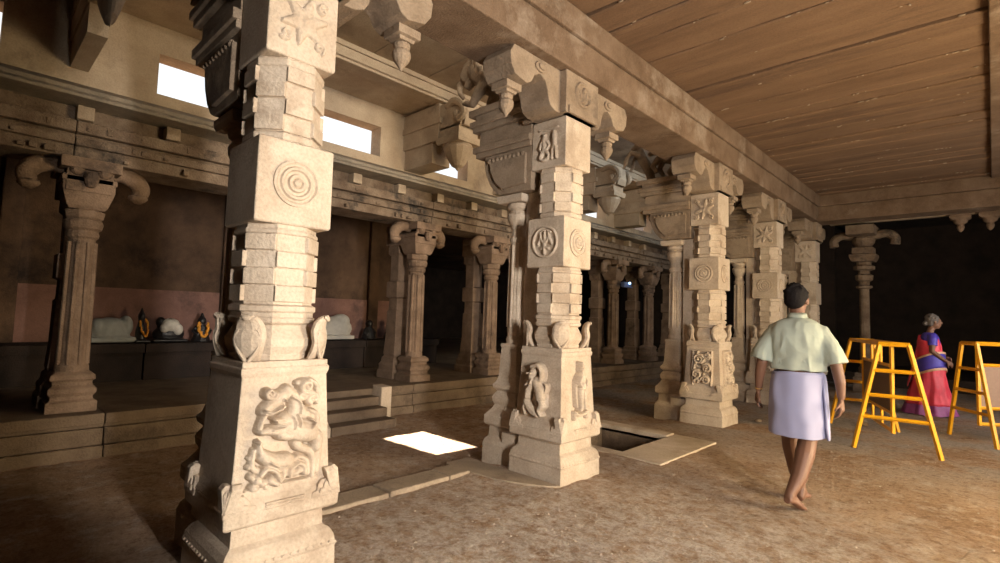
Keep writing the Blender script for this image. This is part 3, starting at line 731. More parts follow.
# ledge
bm = bm_new(); poly = [(-6.75, EZ+.50), (-5.92, EZ+.50), (-5.92, EZ+.53), (-5.96, EZ+.56), (-5.96, EZ+.60), (-6.3, EZ+.74), (-6.75, EZ+.74)]
extr(bm, poly, lambda a, z: (a, -4, z), lambda a, z: (a, 17, z))
struct(obj('trim_4', bm, S_LEDGE, bevel=.008), 'sloping stone ledge below the clerestory windows')
# clerestory wall with real openings
WIN = [(-2.7, -1.8), (-.85, .11), (1.30, 2.2), (3.05, 4.03), (4.95, 5.73), (7.2, 8.1), (9.2, 10.0), (11.3, 12.2), (13.6, 14.4)]
WZ0, WZ1, WT = EZ+.86, 4.03, 4.33
bm = bm_new()
box(bm, -6.55, -6.3, -4, 17, EZ+.60, WZ0); box(bm, -6.55, -6.3, -4, 17, WZ1, WT)
e = -4
for a, b_ in WIN: box(bm, -6.55, -6.3, e, a, WZ0, WZ1); e = b_
box(bm, -6.55, -6.3, e, 17, WZ0, WZ1)
struct(obj('wall_left', bm, S_HIGH), 'clerestory wall with slot windows')
for a, b_ in WIN:
    pass
bm = bm_new(); box(bm, -6.6, -5.4, -4, 17, 4.33, 4.7)
struct(obj('ceiling', bm, S_HIGH, bevel=.01), 'outer strip of the inner aisle ceiling')
bm = bm_new(); box(bm, -5.66, -5.41, -4, 17, 4.30, 4.335); box(bm, -5.66, -5.38, -4, 17, 4.335, 4.45); box(bm, -5.66, -5.365, -4, 17, 4.452, 4.52)
tag(obj('stone_beam', bm, S_HIGH, bevel=.01), 'bright upper stone beam along the inner aisle ceiling', 'beam', kind='structure')
# inner aisle ceiling with a roof-light hole for the sun
HX0, HX1 = -4.62, -3.79
dY = 4.57*SUNDIR.y/-SUNDIR.z; dX = 4.57*SUNDIR.x/-SUNDIR.z
hx0, hx1, hy0, hy1 = -5.0-dX, -4.06-dX, 3.41-dY, 3.97-dY
bm = bm_new()
random.seed(4); y = -4
cuts = [-4, -3, -2, -1, 0, .6, hy0]
while cuts[-1] != hy0: cuts.append(hy0)
ys2 = [-4,-3.1,-2.2,-1.2,-.2,.5, hy0, hy1]
q = hy1
while q < 17: q += random.uniform(.7,1.0); ys2.append(min(q, 17))
for a, b_ in zip(ys2, ys2[1:]):
    z = 4.51+random.uniform(-.006,.006)
    if a == hy0:
        box(bm, -5.45, hx0, a, b_, z, 4.58); box(bm, hx1, -3.15, a, b_, z, 4.58)
    else: box(bm, -5.45, -3.15, a+.004, b_-.004, z, 4.58)
struct(obj('ceiling', bm, S_HIGH, bevel=.006), 'inner aisle ceiling slabs')
bm = bm_new(); box(bm, -3.3, -3.19, -4, 12.9, 4.10, 4.59); struct(obj('wall_right', bm, S_BEAM), 'upstand above the long beam')

# corbels of the clerestory above row B
def b_hcorb(bm):
    box(bm, 0, .62, -.17, .17, .32, .72); box(bm, 0, .66, -.19, .19, .50, .56)
    box(bm, .5, .95, -.15, .15, .42, .70)
    extr(bm, [(.55,.42),(.98,.42),(1.0,.50),(.98,.66),(.55,.66)], lambda a, z: (a, -.12, z), lambda a, z: (a, .12, z))
    box(bm, 0, .5, -.14, .14, .1, .33)
    sq(bm, [(.26,.17),(.30,.18),(.33,.18),(.34,.15),(.44,.15)], .78)
    lathe(bm, [(.26,.16),(.22,.17),(.17,.15),(.10,.11),(.04,.07),(.02,.03),(-.01,.005)], .78, 0, 14)
    for s in (-1, 1):
        tube(bm, smooth_curve([(.72, s*.13, .66), (.86, s*.17, .68), (.98, s*.17, .62), (1.02, s*.17, .52), (.94, s*.17, .48), (.9, s*.17, .55)], 4), .04, 8)
for yy, lb in ((.8, 'carved stone corbel with a hanging bud, high over the far left pillar'), (4.62, 'carved stone corbel with a hanging bud, high above the column beside the steps'),
               (6.5, 'carved stone corbel behind the head of the second nave pillar'), (8.5, 'bluish carved corbel high in the aisle, nearest of those seen left of the third pillar'), (10.5, 'bluish carved corbel high in the aisle, farther of those seen left of the third pillar')):
    t_ = thing('stone_corbel', lb, 'corbel', (-6.3, yy, 3.362))
    t_.scale = (1.3, 1.15, 1.3) if yy > 1 else (1.9, .5, 1.15)
    if yy < 1: t_.location.z = 3.5; t_.location.y = .66
    part('corbel_block', 'hcorb', b_hcorb, S_HIGH, t_)

# ------------------------------------------------------------------ rooms behind the platform
bm = bm_new(); box(bm, -9.3, -9.0, .1, 6.9, PZ, 3.4); struct(obj('wall_back', bm, S_WALL), 'stained wall behind the platform')
bm = bm_new(); box(bm, -9.0, -8.97, .1, 6.9, .86, 1.61); struct(obj('trim_5', bm, S_PINK), 'faded pink painted band')
bm = bm_new(); 
for yy in (.3, 2.9, 5.6): box(bm, -9.0, -8.9, yy, yy+.22, PZ, 3.3)
struct(obj('trim_6', bm, S_WALL, bevel=.02), 'shallow pilasters of the back wall')
bm = bm_new(); y = .1
while y < 6.9:
    e = min(6.9, y+.85); box(bm, -8.99, -8.35, y+.01, e-.01, PZ-.02, .74); box(bm, -8.99, -8.28, y+.006, e-.006, .74, .86); y = e
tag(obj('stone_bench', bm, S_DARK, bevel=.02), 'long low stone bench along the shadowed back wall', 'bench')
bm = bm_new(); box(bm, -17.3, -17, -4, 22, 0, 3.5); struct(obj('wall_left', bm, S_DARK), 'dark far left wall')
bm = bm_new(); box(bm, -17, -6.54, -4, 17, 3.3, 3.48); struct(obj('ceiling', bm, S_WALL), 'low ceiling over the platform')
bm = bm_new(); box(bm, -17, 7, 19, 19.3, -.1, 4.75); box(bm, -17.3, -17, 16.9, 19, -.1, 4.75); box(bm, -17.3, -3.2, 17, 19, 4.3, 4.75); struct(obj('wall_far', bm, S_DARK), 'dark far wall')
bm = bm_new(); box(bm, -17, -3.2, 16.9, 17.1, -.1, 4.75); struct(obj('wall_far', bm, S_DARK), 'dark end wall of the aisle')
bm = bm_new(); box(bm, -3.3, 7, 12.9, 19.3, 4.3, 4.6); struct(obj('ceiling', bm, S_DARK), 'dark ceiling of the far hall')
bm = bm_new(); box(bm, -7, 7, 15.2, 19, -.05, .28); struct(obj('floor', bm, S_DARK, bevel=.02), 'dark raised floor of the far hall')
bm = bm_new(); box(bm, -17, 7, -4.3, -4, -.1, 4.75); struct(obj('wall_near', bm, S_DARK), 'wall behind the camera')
# right side: open bays between wall piers, courtyard light comes through
bm = bm_new()
for a, b_ in ((-4, .05), (1.3, 4.4), (6.9, 8.4), (10.9, 19)): box(bm, 3.1, 3.5, a, b_, -.1, 4.3)
box(bm, 3.1, 3.5, -4, 19, 3.0, 4.5)
box(bm, 3.5, 7, -4, 19, 4.3, 4.5); box(bm, 6.9, 7.2, 11, 19, -.1, 4.5); box(bm, 3.5, 7, 18.7, 19, -.1, 4.4); box(bm, 3.5, 7.2, -4.3, -4, -.1, 4.4)  # unseen outer roof added to keep sun off the courtyard, plus closing walls
pass
struct(obj('wall_right', bm, S_BP), 'right wall with open bays to the courtyard, and an added outer roof')

bm = bm_new(); box(bm, .38, .7, -4, .78, -.1, 4.12); struct(obj('wall_right', bm, S_DARK), 'added unseen wall beside the camera, blocking light from the left of the hall')  # out-of-view wall added to keep the near-bay light off the hall's left
# far hall pillar beyond the cross beam, plus ceiling buds
def b_farpil(bm):
    sq(bm, [(0,.2),(.3,.2),(.32,.17),(.4,.17)]); lathe(bm, [(.4,.12),(.5,.13),(.55,.10),(2.2,.09),(2.23,.15),(2.27,.15),(2.29,.1),(2.36,.1),(2.4,.16),(2.5,.17),(2.53,.11),(2.6,.11),(2.63,.2),(2.7,.2),(2.72,.14),(2.8,.14)], n=12)
    sq(bm, [(2.8,.2),(2.9,.24),(2.95,.24),(2.96,.19),(3.1,.19)]); lathe(bm, [(3.1,.12),(3.2,.2),(3.3,.22),(3.36,.16)], n=12)
    box(bm, -.25, .25, -.5, .5, 3.35, 3.55)
    for s in (-1, 1): tube(bm, smooth_curve([(s*.15,0,3.35),(s*.4,0,3.4),(s*.55,0,3.3),(s*.55,0,3.15)], 4), .09, 8)
t_ = thing('far_pillar', 'slim dark pillar standing in the black hall left of the seated barricades', 'pillar', (-2.02, 13.6, 0))
t_['label'] = 'slim grey pillar in the dark far hall, between the man and the woman'
part('shaft', 'farpil', b_farpil, S_ENT, t_)
for i, (px_, lb) in enumerate(((-.42, 'hanging stone bud under the far cross beam, the left one of two'), (.0, 'hanging stone bud under the far cross beam, the right one at the picture edge'))):
    bm = bm_new(); box(bm, -.16, .16, -.14, .14, -.02, .0+.001); sq(bm, [(0,.15),(-.06,.16),(-.1,.12)]); lathe(bm, [(-.09,.12),(-.16,.1),(-.2,.05),(-.25,.06),(-.3,.045),(-.34,.01)], n=12)
    tag(obj('hanging_bud', bm, S_BP, bevel=.004, loc=(px_, 13.36, 3.62)), lb, 'bud')


# ------------------------------------------------------------------ yellow barricades
YEL = plain('yellow_enamel', (.74, .36, .01), .38, 0, .1, 30, .12)
PANEL_B = plain('dull_brown_panel', (.16, .09, .05), .6, var=.2)
PANEL_P = plain('dusty_pink_panel', (.25, .165, .13), .6, var=.15)
def fp(x, y): return V((x, y, fz(x, y)))
def bar(bm, a, b_, r=.019): 
    a = V(a); b_ = V(b_); d = (b_-a).normalized(); tube(bm, [a, b_], r*1.25, 4, 1)
def a_frame(bm, L, R, H, topw, levels, r=.021):
    """trapezoid end frame: feet L, R (ground), top narrower"""
    L = V(L); R = V(R); c = (L+R)/2; d = (R-L).normalized()
    TL = c-d*topw/2; TR = c+d*topw/2; TL.z = TR.z = H
    bar(bm, L, TL, r); bar(bm, R, TR, r); bar(bm, TL-d*.012, TR+d*.012, r)
    for q in levels:
        t = q/H; bar(bm, L.lerp(TL, t), R.lerp(TR, t), r*.85)
    return TL, TR, c
def barricade(label, L, R, far, H, panel_mat, levels=(.37, .62, .9), pz=(.42, .95), group=None):
    """L,R feet of the near end frame; far = vector from the near to the far end frame"""
    c = (V(L)+V(R))/2
    t_ = thing('barricade', label, 'barricade', (c.x, c.y, 0), group=group)
    o = V((c.x, c.y, 0)); L = V(L)-o; R = V(R)-o; far = V(far)
    c0 = (L+R)/2
    bm = bm_new(); a_frame(bm, L, R, H, .26, levels); obj('end_frame', bm, YEL, t_, bevel=.003)
    bm = bm_new(); a_frame(bm, L+far, R+far, H, .26, levels); obj('end_frame', bm, YEL, t_, bevel=.003)
    d = (R-L).normalized()
    for s in (-1, 1):
        bm = bm_new(); a = c0+d*s*.11; a.z = H; bar(bm, a, a+far); obj('top_rail', bm, YEL, t_, bevel=.003)
    for k in (.06, .94):
        bm = bm_new(); a = c0+far*k; bar(bm, (a.x, a.y, .2), (a.x, a.y, H-.01)); obj('upright', bm, YEL, t_, bevel=.003)
    bm = bm_new(); a = c0+far*.06; b_ = c0+far*.94
    bar(bm, (a.x, a.y, .22), (b_.x, b_.y, .22)); bar(bm, (a.x, a.y, pz[0]), (b_.x, b_.y, pz[0])); bar(bm, (a.x, a.y, pz[1]), (b_.x, b_.y, pz[1]))
    for k in (.36, .64): p = c0+far*k; bar(bm, (p.x, p.y, pz[1]), (p.x, p.y, H-.01), .014); bar(bm, (p.x, p.y, .22), (p.x, p.y, pz[0]), .014)
    obj('rail_grille', bm, YEL, t_, bevel=.003)
    bm = bm_new(); n = V((-far.y, far.x, 0)).normalized()*.006
    a.z = pz[0]; b_.z = pz[0]; up = V((0, 0, pz[1]-pz[0]))
    rings(bm, [[a-n, b_-n, b_-n+up, a-n+up], [a+n, b_+n, b_+n+up, a+n+up]]); obj('sheet_panel', bm, panel_mat, t_)
    return t_
def g0(p): return (p[0], p[1], .0)
barricade('yellow steel barricade nearest the walking man, with a dark brown sheet panel', g0((-1.20, 7.24)), g0((-.43, 7.30)), (-.52, 1.46, 0), 1.2, PANEL_B)
barricade('yellow steel barricade at the right edge, in front of the woman, with a pinkish panel', g0((-.46, 9.21)), g0((.0, 8.52)), (1.25, .85, 0), 1.22, PANEL_P)

# ------------------------------------------------------------------ people
SKIN = plain('brown_skin', (.165, .078, .046), .55, var=.12, bscale=8)
HAIR = plain('dark_hair', (.009, .007, .007), .75, bump=.6, bscale=90, var=.5)
HAIRG = plain('greying_hair', (.12, .105, .10), .55, bump=.6, bscale=90, var=.6)
SHIRT = plain('pale_green_cotton', (.345, .375, .31), .85, bump=.7, bscale=11, var=.05)
DHOTI = plain('white_cotton', (.32, .32, .47), .85, bump=.3, bscale=7, var=.05)
SARI = plain('coral_red_silk', (.72, .055, .09), .5, bump=.4, bscale=12, var=.25)
SARIB = plain('violet_blue_silk', (.07, .05, .42), .5, bump=.3, bscale=14, var=.25)
SARIP = plain('purple_hem_silk', (.28, .06, .22), .5, bump=.3, bscale=14, var=.3)
GOLD = plain('gold_border', (.62, .38, .22), .4, bump=.3, var=.3)
METAL = plain('bracelet_metal', (.7, .5, .2), .3, 1)

def hand(bm, wrist, direc, palm_n, side, s=1.0, curl=.35):
    """palm, four bent fingers and a thumb; direc = towards fingertips, palm_n = palm normal, side = +1/-1 thumb side"""
    d = V(direc).normalized(); n = V(palm_n).normalized(); a = d.cross(n).normalized()*side; w_ = V(wrist)
    tube(bm, [w_, w_+d*.03*s, w_+d*.065*s, w_+d*.09*s], [.026*s, .035*s, .041*s, .038*s], 10, .55, up=n)
    for k, (off, ln) in enumerate(((.03, .072), (.010, .082), (-.010, .076), (-.029, .058))):
        p = w_+d*.085*s+a*off*s; pts = [p]; dd = d.copy()
        for j in range(3):
            c_ = curl*(j+.6)*(1+.12*k); dd = (d*math.cos(c_)+n*math.sin(c_)).normalized(); p = p+dd*ln*s*(.42, .32, .26)[j]; pts.append(p)
        tube(bm, pts, [.0098*s, .0092*s, .0085*s, .0068*s], 7)
    p = w_+d*.03*s+a*.03*s
    tube(bm, [p, p+(d*.5+a*.75+n*.2).normalized()*.03*s, p+(d*.8+a*.85+n*.35).normalized()*.058*s, p+(d*1.0+a*.75+n*.5).normalized()*.078*s], [.013*s, .012*s, .010*s, .0075*s], 7)
def head(bm, c, f, r, s=1.0, chin=0):
    """head with face toward f; c = centre of skull; r = right-hand vector"""
    f = V(f).normalized(); r = V(r).normalized(); u = r.cross(f).normalized(); c = V(c)
    rot = Matrix((r, f, u)).transposed()
    P = lambda x, y, z: c+r*x*s+f*y*s+u*z*s
    ball(bm, P(0, -.012, .02), .1*s, .78, .96, .98, 12, rot)
    ball(bm, P(0, .02, -.04), .08*s, .78, .85, .95, 12, rot)
    ball(bm, P(0, .055, -.085), .035*s, 1, .8, .8, 8, rot)
    tube(bm, [P(0, .085, .02), P(0, .108, -.015), P(0, .098, -.03)], [.010*s, .017*s, .012*s], 8)
    for q in (-1, 1):
        ball(bm, P(q*.012, .094, -.028), .011*s, n=6)
        ball(bm, P(q*.032, .074, .012), .015*s, 1, .8, .7, 8, rot)
        tube(bm, [P(q*.014, .086, .032), P(q*.045, .078, .034)], [.008*s, .006*s], 6)
        ball(bm, P(q*.082, -.012, -.012), .032*s, .32, .62, 1, 8, rot); ball(bm, P(q*.086, -.004, .006), .018*s, .4, .8, .9, 6, rot)
    ball(bm, P(0, .090, -.055), .018*s, 1.3, .7, .38, 8, rot); ball(bm, P(0, .088, -.066), .016*s, 1.2, .7, .4, 8, rot)
def foot(bm, ankle, heel, toe, s=1.0, up=(0, 0, 1)):
    a = V(ankle); h = V(heel); t = V(toe); m_ = h.lerp(t, .62)+V((0, 0, .012))
    d = (t-h).normalized(); sd = d.cross(V(up)).normalized()
    tube(bm, [a, (a+h)/2+V((0, 0, -.01)), h+V((0, 0, .025))], [.038*s, .036*s, .028*s], 10)
    tube(bm, [h+V((0, 0, .026)), h.lerp(t, .3)+V((0, 0, .034)), m_+V((0, 0, .014)), t-d*.03+V((0, 0, .014))], [.03*s, .034*s, .044*s, .036*s], 10, .6, up=(0, 0, 1))
    tube(bm, [a+V((0, 0, -.01)), a.lerp(m_, .5)+V((0, 0, .012)), m_+V((0, 0, .02))], [.036*s, .032*s, .024*s], 8)
    for k, ln in enumerate((.03, .024, .02, .016, .01)):
        p = t-d*.035+sd*(-.028+.0145*k)*s+V((0, 0, .012)); tube(bm, [p, p+d*(.012+ln)], [.0105*s if k else .013*s, .008*s], 6)

for m_ in (HAIR, HAIRG): m_.node_tree.nodes['Principled BSDF'].inputs['Specular IOR Level'].default_value = .12
def wrinkle(o, amp, f, stretch=(1, 1, 1), ridged=True):
    """soft cloth folds pushed into the surface itself"""
    me = o.data
    for v in me.vertices:
        p = V((v.co.x*f*stretch[0], v.co.y*f*stretch[1], v.co.z*f*stretch[2]))
        n_ = noise.noise(p)+.5*noise.noise(p*2.1+V((4, 4, 4)))
        if ridged: n_ = .35-abs(n_)*1.6
        v.co += v.normal*amp*n_
    return o
# ---- the walking man; local frame x right, y forward (away from the camera)
man = thing('person', 'man in pale green shirt and folded white dhoti, walking barefoot away', 'person', (-1.14, 4.66, 0), rz=math.radians(9))
bm = bm_new(); T = tube
HC = V((-.005, .03, 1.585))
head(bm, HC, (.25, 1, -.04), (1, -.25, 0), 1.0)
T(bm, [(0, -.015, 1.36), (0, .0, 1.46), (-.003, .02, 1.53)], [.068, .055, .055], 12)
T(bm, [(0, 0, .88), (0, -.01, 1.0), (0, -.02, 1.15), (0, -.02, 1.3), (0, -.01, 1.4)], [.15, .13, .14, .145, .08], 14, .66, up=(0, 1, 0))
# arms
T(bm, [(-.15, -.01, 1.31), (-.205, -.02, 1.21), (-.25, -.04, 1.08), (-.272, -.01, .96), (-.285, .03, .84)], [.045, .047, .043, .038, .026], 10)
hand(bm, (-.287, .035, .835), (-.12, .15, -1), (.85, .1, 0), 1, 1.0, .4)
T(bm, [(.15, -.01, 1.31), (.21, -.03, 1.21), (.26, -.06, 1.09), (.285, -.07, .96), (.29, -.06, .84)], [.045, .047, .043, .038, .026], 10)
hand(bm, (.29, -.06, .835), (.0, -.05, -1), (-.85, .15, 0), -1, 1.0, .45)
# legs: right leg behind, pushing off its toes; left leg ahead
T(bm, [(.09, 0, .9), (.085, -.02, .7), (.07, -.06, .50), (.055, -.13, .40), (.02, -.22, .24), (-.03, -.31, .13)], [.10, .09, .066, .068, .056, .036], 12)
foot(bm, (-.03, -.31, .13), (-.045, -.345, .075), (.055, -.19, .0), 1.0)
T(bm, [(-.09, 0, .9), (-.08, .05, .7), (-.065, .09, .50), (-.055, .10, .40), (-.02, .06, .22), (.015, .05, .09)], [.10, .09, .066, .068, .054, .036], 12)
foot(bm, (.015, .05, .09), (.005, .01, .0), (.05, .22, .0), 1.0)
remeshed('body', bm, SKIN, man, .0075, 2)
# hair cap
def hair_cap(c, f, r, s, mat, parent, low=-.045, bun=None):
    f = V(f).normalized(); r = V(r).normalized(); u = r.cross(f).normalized(); c = V(c)
    rot = Matrix((r, f, u)).transposed(); bm = bm_new()
    P = lambda x, y, z: c+r*x*s+f*y*s+u*z*s
    ball(bm, P(0, -.025, .032), .108*s, .80, .93, .96, 14, rot)
    ball(bm, P(0, -.052, -.005), .085*s, .90, .72, .86, 12, rot)
    for q in (-1, 1): ball(bm, P(q*.062, -.01, .02), .05*s, .55, 1, .9, 8, rot)
    rnd = random.Random(2)
    for _ in range(34):
        a = rnd.uniform(0, 2*PI); e = rnd.uniform(.2, 1.3)
        p = P(.084*math.cos(a)*math.cos(e), -.03+.098*math.sin(a)*math.cos(e), .034+.1*math.sin(e)); ball(bm, p, .014*s, n=5)
    if bun: ball(bm, P(*bun), .042*s, 1, .8, .9, 8, rot)
    return remeshed('hair', bm, mat, parent, .008, 2)
hair_cap(HC, (.25, 1, -.04), (1, -.25, 0), 1.0, HAIR, man)
# shirt: back, yoke and flared short sleeves, open at neck, cuffs and hem
def shell(name, rs, mat, parent, th=.006, smooth=True, sub=1):
    bm = bm_new(); rings(bm, rs, cap=False)
    o = obj(name, bm, mat, parent, smooth=smooth)
    so = o.modifiers.new('thick', 'SOLIDIFY'); so.thickness = th; so.offset = 0
    if sub: ss = o.modifiers.new('sub', 'SUBSURF'); ss.levels = sub; ss.render_levels = sub
    return o
def ell(cx, cy, z, a, b_, n=28, fold=0, nf=7, ph=0, tilt=0, rnd=None):
    out = []
    for i in range(n):
        t = 2*PI*i/n; k = 1+fold*math.sin(nf*t+ph)+fold*.5*math.sin((nf*2+1)*t+ph*1.7)
        out.append((cx+a*k*math.cos(t), cy+b_*k*math.sin(t), z+tilt*math.sin(t)))
    return out
bm = bm_new()
def ellb(z, a, b_, cy=0, k=0): return [(a*(1+k*math.sin(5*2*PI*i/32+z*20))*math.copysign(abs(math.cos(2*PI*i/32))**.8, math.cos(2*PI*i/32)), cy+b_*(1+k*math.sin(5*2*PI*i/32+z*9))*math.copysign(abs(math.sin(2*PI*i/32))**.9, math.sin(2*PI*i/32)), z) for i in range(32)]
R_ = [(1.03,.20,.145,-.012,.03),(1.05,.197,.142,-.012,.03),(1.1,.192,.135,-.015,.02),(1.2,.192,.135,-.02,.012),(1.3,.20,.13,-.02,.008),(1.36,.19,.118,-.015,0),(1.405,.15,.098,-.01,0),(1.435,.095,.08,-.005,0),(1.445,.066,.066,0,0),(1.475,.062,.064,.002,0)]
RS = [ellb(z, a, b_, cy, k) for z, a, b_, cy, k in R_]
rings(bm, [[(p[0], p[1]*.97, p[2]) for p in r] for r in RS], cap=True)
for s in (-1, 1):
    T(bm, [(s*.09, -.008, 1.375), (s*.155, -.012, 1.335), (s*.207, -.028, 1.24), (s*.245, -.045, 1.14), (s*.257, -.05, 1.095)], [.055, .064, .07, .082, .085], 14)
sh = wrinkle(remeshed('shirt', bm, SHIRT, man, .008, 3), .011, 5.5, (1.5, 1.5, .75))
bm = bm_new(); rings(bm, [ellb(1.445, .066, .068, .0), ellb(1.475, .060, .064, .004), ellb(1.482, .064, .068, .004), ellb(1.45, .072, .074, .0)], cap=False); obj('shirt_collar', bm, SHIRT, sh, smooth=True)
# dhoti folded up to the knees
rs = []
for z, a, b_, fo in ((1.02,.165,.13,.0),(1.0,.185,.145,.008),(.92,.195,.16,.012),(.8,.20,.17,.02),(.66,.205,.175,.028),(.57,.208,.178,.034),(.535,.206,.175,.036)):
    rs.append(ell(0, -.01, z, a, b_, 44, fo, 5, z*2, tilt=.012 if z < .6 else 0))
rs2 = []
for a_, b_ in zip(rs, rs[1:]):
    for k in range(5): rs2.append([V(p).lerp(V(q), k/5) for p, q in zip(a_, b_)])
rs2.append([V(p) for p in rs[-1]])
wrinkle(shell('dhoti', rs2, DHOTI, man, .008), .014, 4.2, (1.4, 1.4, .6))
bm = bm_new(); tube(bm, [(.172, -.06, 1.0), (.19, -.075, .8), (.2, -.08, .6), (.21, -.075, .52)], [.02, .028, .034, .026], 8, .5, up=(1, 0, 0)); 
o_ = remeshed('dhoti_fold', bm, DHOTI, man, .008, 2)
bm = bm_new(); lathe(bm, [(.0, .028), (.008, .031), (.016, .028)], n=16); br_ = obj('bracelet', bm, METAL, man, smooth=True); br_.location = (-.284, .028, .845)

# ---- woman in a sari walking to the right; local frame: y forward = world +x
wo = thing('person', 'woman in red and blue sari, walking right beyond the yellow barricades', 'person', (-.76, 10.95, 0), rz=math.radians(-72))
bm = bm_new()
WC = V((.01, .06, 1.50))
head(bm, WC, (-.12, 1, -.02), (1, .12, 0), .97)
T(bm, [(0, .0, 1.29), (0, .02, 1.37), (.003, .045, 1.44)], [.055, .047, .047], 12)
T(bm, [(0, -.01, .85), (0, 0, 1.0), (0, .0, 1.12), (0, .0, 1.22), (0, .0, 1.3)], [.155, .135, .14, .145, .09], 14, .72, up=(0, 1, 0))
T(bm, [(.15, 0, 1.26), (.185, -.01, 1.14), (.195, -.02, 1.03), (.19, .07, .95), (.16, .17, .88)], [.052, .048, .042, .034, .024], 10)
hand(bm, (.158, .175, .878), (-.25, .75, -.55), (-.8, -.2, -.3), -1, .9, .55)
T(bm, [(-.15, 0, 1.26), (-.19, .02, 1.14), (-.195, .04, 1.03), (-.17, .13, .96), (-.13, .20, .93)], [.052, .048, .042, .034, .024], 10)
hand(bm, (-.128, .205, .928), (.3, .8, -.2), (.6, -.4, -.3), 1, .9, .6)
T(bm, [(.08, 0, .85), (.08, -.1, .5), (.08, -.24, .1)], [.1, .06, .034], 10); foot(bm, (.08, -.25, .10), (.08, -.30, .05), (.085, -.12, .0), .92)
T(bm, [(-.08, 0, .85), (-.08, .1, .5), (-.08, .16, .09)], [.1, .06, .034], 10); foot(bm, (-.08, .16, .09), (-.08, .12, 0), (-.08, .32, 0), .92)
remeshed('body', bm, SKIN, wo, .008, 2)
hair_cap(WC, (-.12, 1, -.02), (1, .12, 0), .97, HAIRG, wo, bun=(0, -.125, -.03))
bm = bm_new()
rings(bm, [ellb(z, a, b_, cy, 0) for z, a, b_, cy in ((1.06,.15,.12,0),(1.15,.158,.128,0),(1.24,.16,.12,0),(1.3,.13,.09,0),(1.325,.08,.066,0))])
for s in (-1, 1): T(bm, [(s*.11, 0, 1.275), (s*.165, 0, 1.22), (s*.19, -.01, 1.12)], [.06, .064, .062], 12)
remeshed('blouse', bm, SARIB, wo, .009, 3)
def skirt(name, z0, z1, mat, extra=0):
    P_ = [(1.08,.150,.125,.0,.0),(1.0,.155,.135,.0,.0),(.9,.175,.165,.0,.01),(.75,.185,.185,-.0,.02),(.55,.185,.215,-.01,.035),(.35,.19,.26,-.02,.05),(.18,.2,.30,-.02,.06),(.05,.215,.335,-.02,.065),(.015,.22,.345,-.02,.065)]
    rs = []
    k = 0
    zs = [z0+(z1-z0)*i/24 for i in range(25)]
    for z in zs:
        for (za, *A), (zb, *B) in zip(P_, P_[1:]):
            if zb <= z <= za+1e-6:
                t = (za-z)/(za-zb); a, b_, cy, fo = [p+(q-p)*t for p, q in zip(A, B)]
        rs.append(ell(0, cy, z, a+extra, b_+extra, 60, fo, 9, z*1.5))
    return wrinkle(shell(name, rs, mat, wo, .008, sub=0), .022, 4.5, (1.6, 1.6, .5))
skirt('sari_skirt', 1.06, .17, SARI); skirt('sari_hem', .172, .02, SARIP, .003); 
# blue hip wrap with pale gold edges
def wrap(name, off, mat, zt, zb, extra):
    bm = bm_new(); rs = []
    for j in range(9):
        r = []
        for i in range(40):
            t = 2*PI*i/40; sl = .10*math.cos(t-.6)
            z = zt+(zb-zt)*j/8+sl; a = .176+.02*(1-z)+extra; b_ = .168+.06*max(0, .95-z)+extra
            r.append((a*math.cos(t), b_*math.sin(t), z))
        rs.append(r)
    return shell(name, rs, mat, wo, .008, sub=0)
wrap('sari_border', 0, SARIB, .90, .68, .022); wrap('gold_border', 0, GOLD, .68, .64, .026); wrap('gold_border', 0, GOLD, .93, .90, .026)
bm = bm_new(); rs = []
for j in range(9):
    r = []
    for i in range(25):
        t = math.radians(190+i*205/24); q = j/8
        zt = 1.30-.09*max(0, math.sin(t-math.radians(250)))-.02 ; z = .92+(zt-.92)*q
        a = .163+.012*(1-q)+.004*math.sin(i*2.1+j); b_ = .133+.02*(1-q)
        if z > 1.2: a *= 1-(z-1.2)*1.2; b_ *= 1-(z-1.2)*1.2
        r.append((a*1.06*math.cos(t), b_*1.06*math.sin(t), z))
    rs.append(r)
rings(bm, rs, cap=False, closed=False)
o_ = obj('sari_drape', bm, SARI, wo, smooth=True); so = o_.modifiers.new('t', 'SOLIDIFY'); so.thickness = .012; so.offset = 1
# pallu: over the left shoulder, across the back and hanging down behind
bm = bm_new(); 
rs = []
path = [((.15,.11,.88),(.175,-.03,.86),.0),((.10,.145,1.05),(.17,-.06,1.0),0),((.0,.14,1.2),(.12,-.125,1.14),0),((-.09,.08,1.305),(.0,-.11,1.27),0),((-.14,.0,1.31),(-.05,-.09,1.30),0),((-.17,-.08,1.25),(-.02,-.135,1.24),0),((-.18,-.13,1.08),(.03,-.165,1.06),0),((-.18,-.17,.88),(.06,-.2,.86),0),((-.18,-.22,.66),(.07,-.26,.64),0),((-.17,-.27,.45),(.06,-.32,.42),0)]
for a, b_, _ in path:
    a = V(a); b_ = V(b_); out = []
    for i in range(9):
        t = i/8; p = a.lerp(b_, t); q = V((p.x*1.0, p.y, p.z)); rr = math.hypot(q.x/.165, q.y/.14)
        if q.z > .95 and rr < 1 and q.z < 1.28: q.x /= max(rr, .35); q.y /= max(rr, .35)
        q.y += .012*math.sin(t*22); out.append(q)
    rs.append(out)
rings(bm, rs, cap=False, closed=False)
o_ = obj('sari_pallu', bm, SARI, wo, smooth=True); so = o_.modifiers.new('t', 'SOLIDIFY'); so.thickness = .012; so.offset = 0
ss = o_.modifiers.new('s', 'SUBSURF'); ss.levels = 1; ss.render_levels = 1

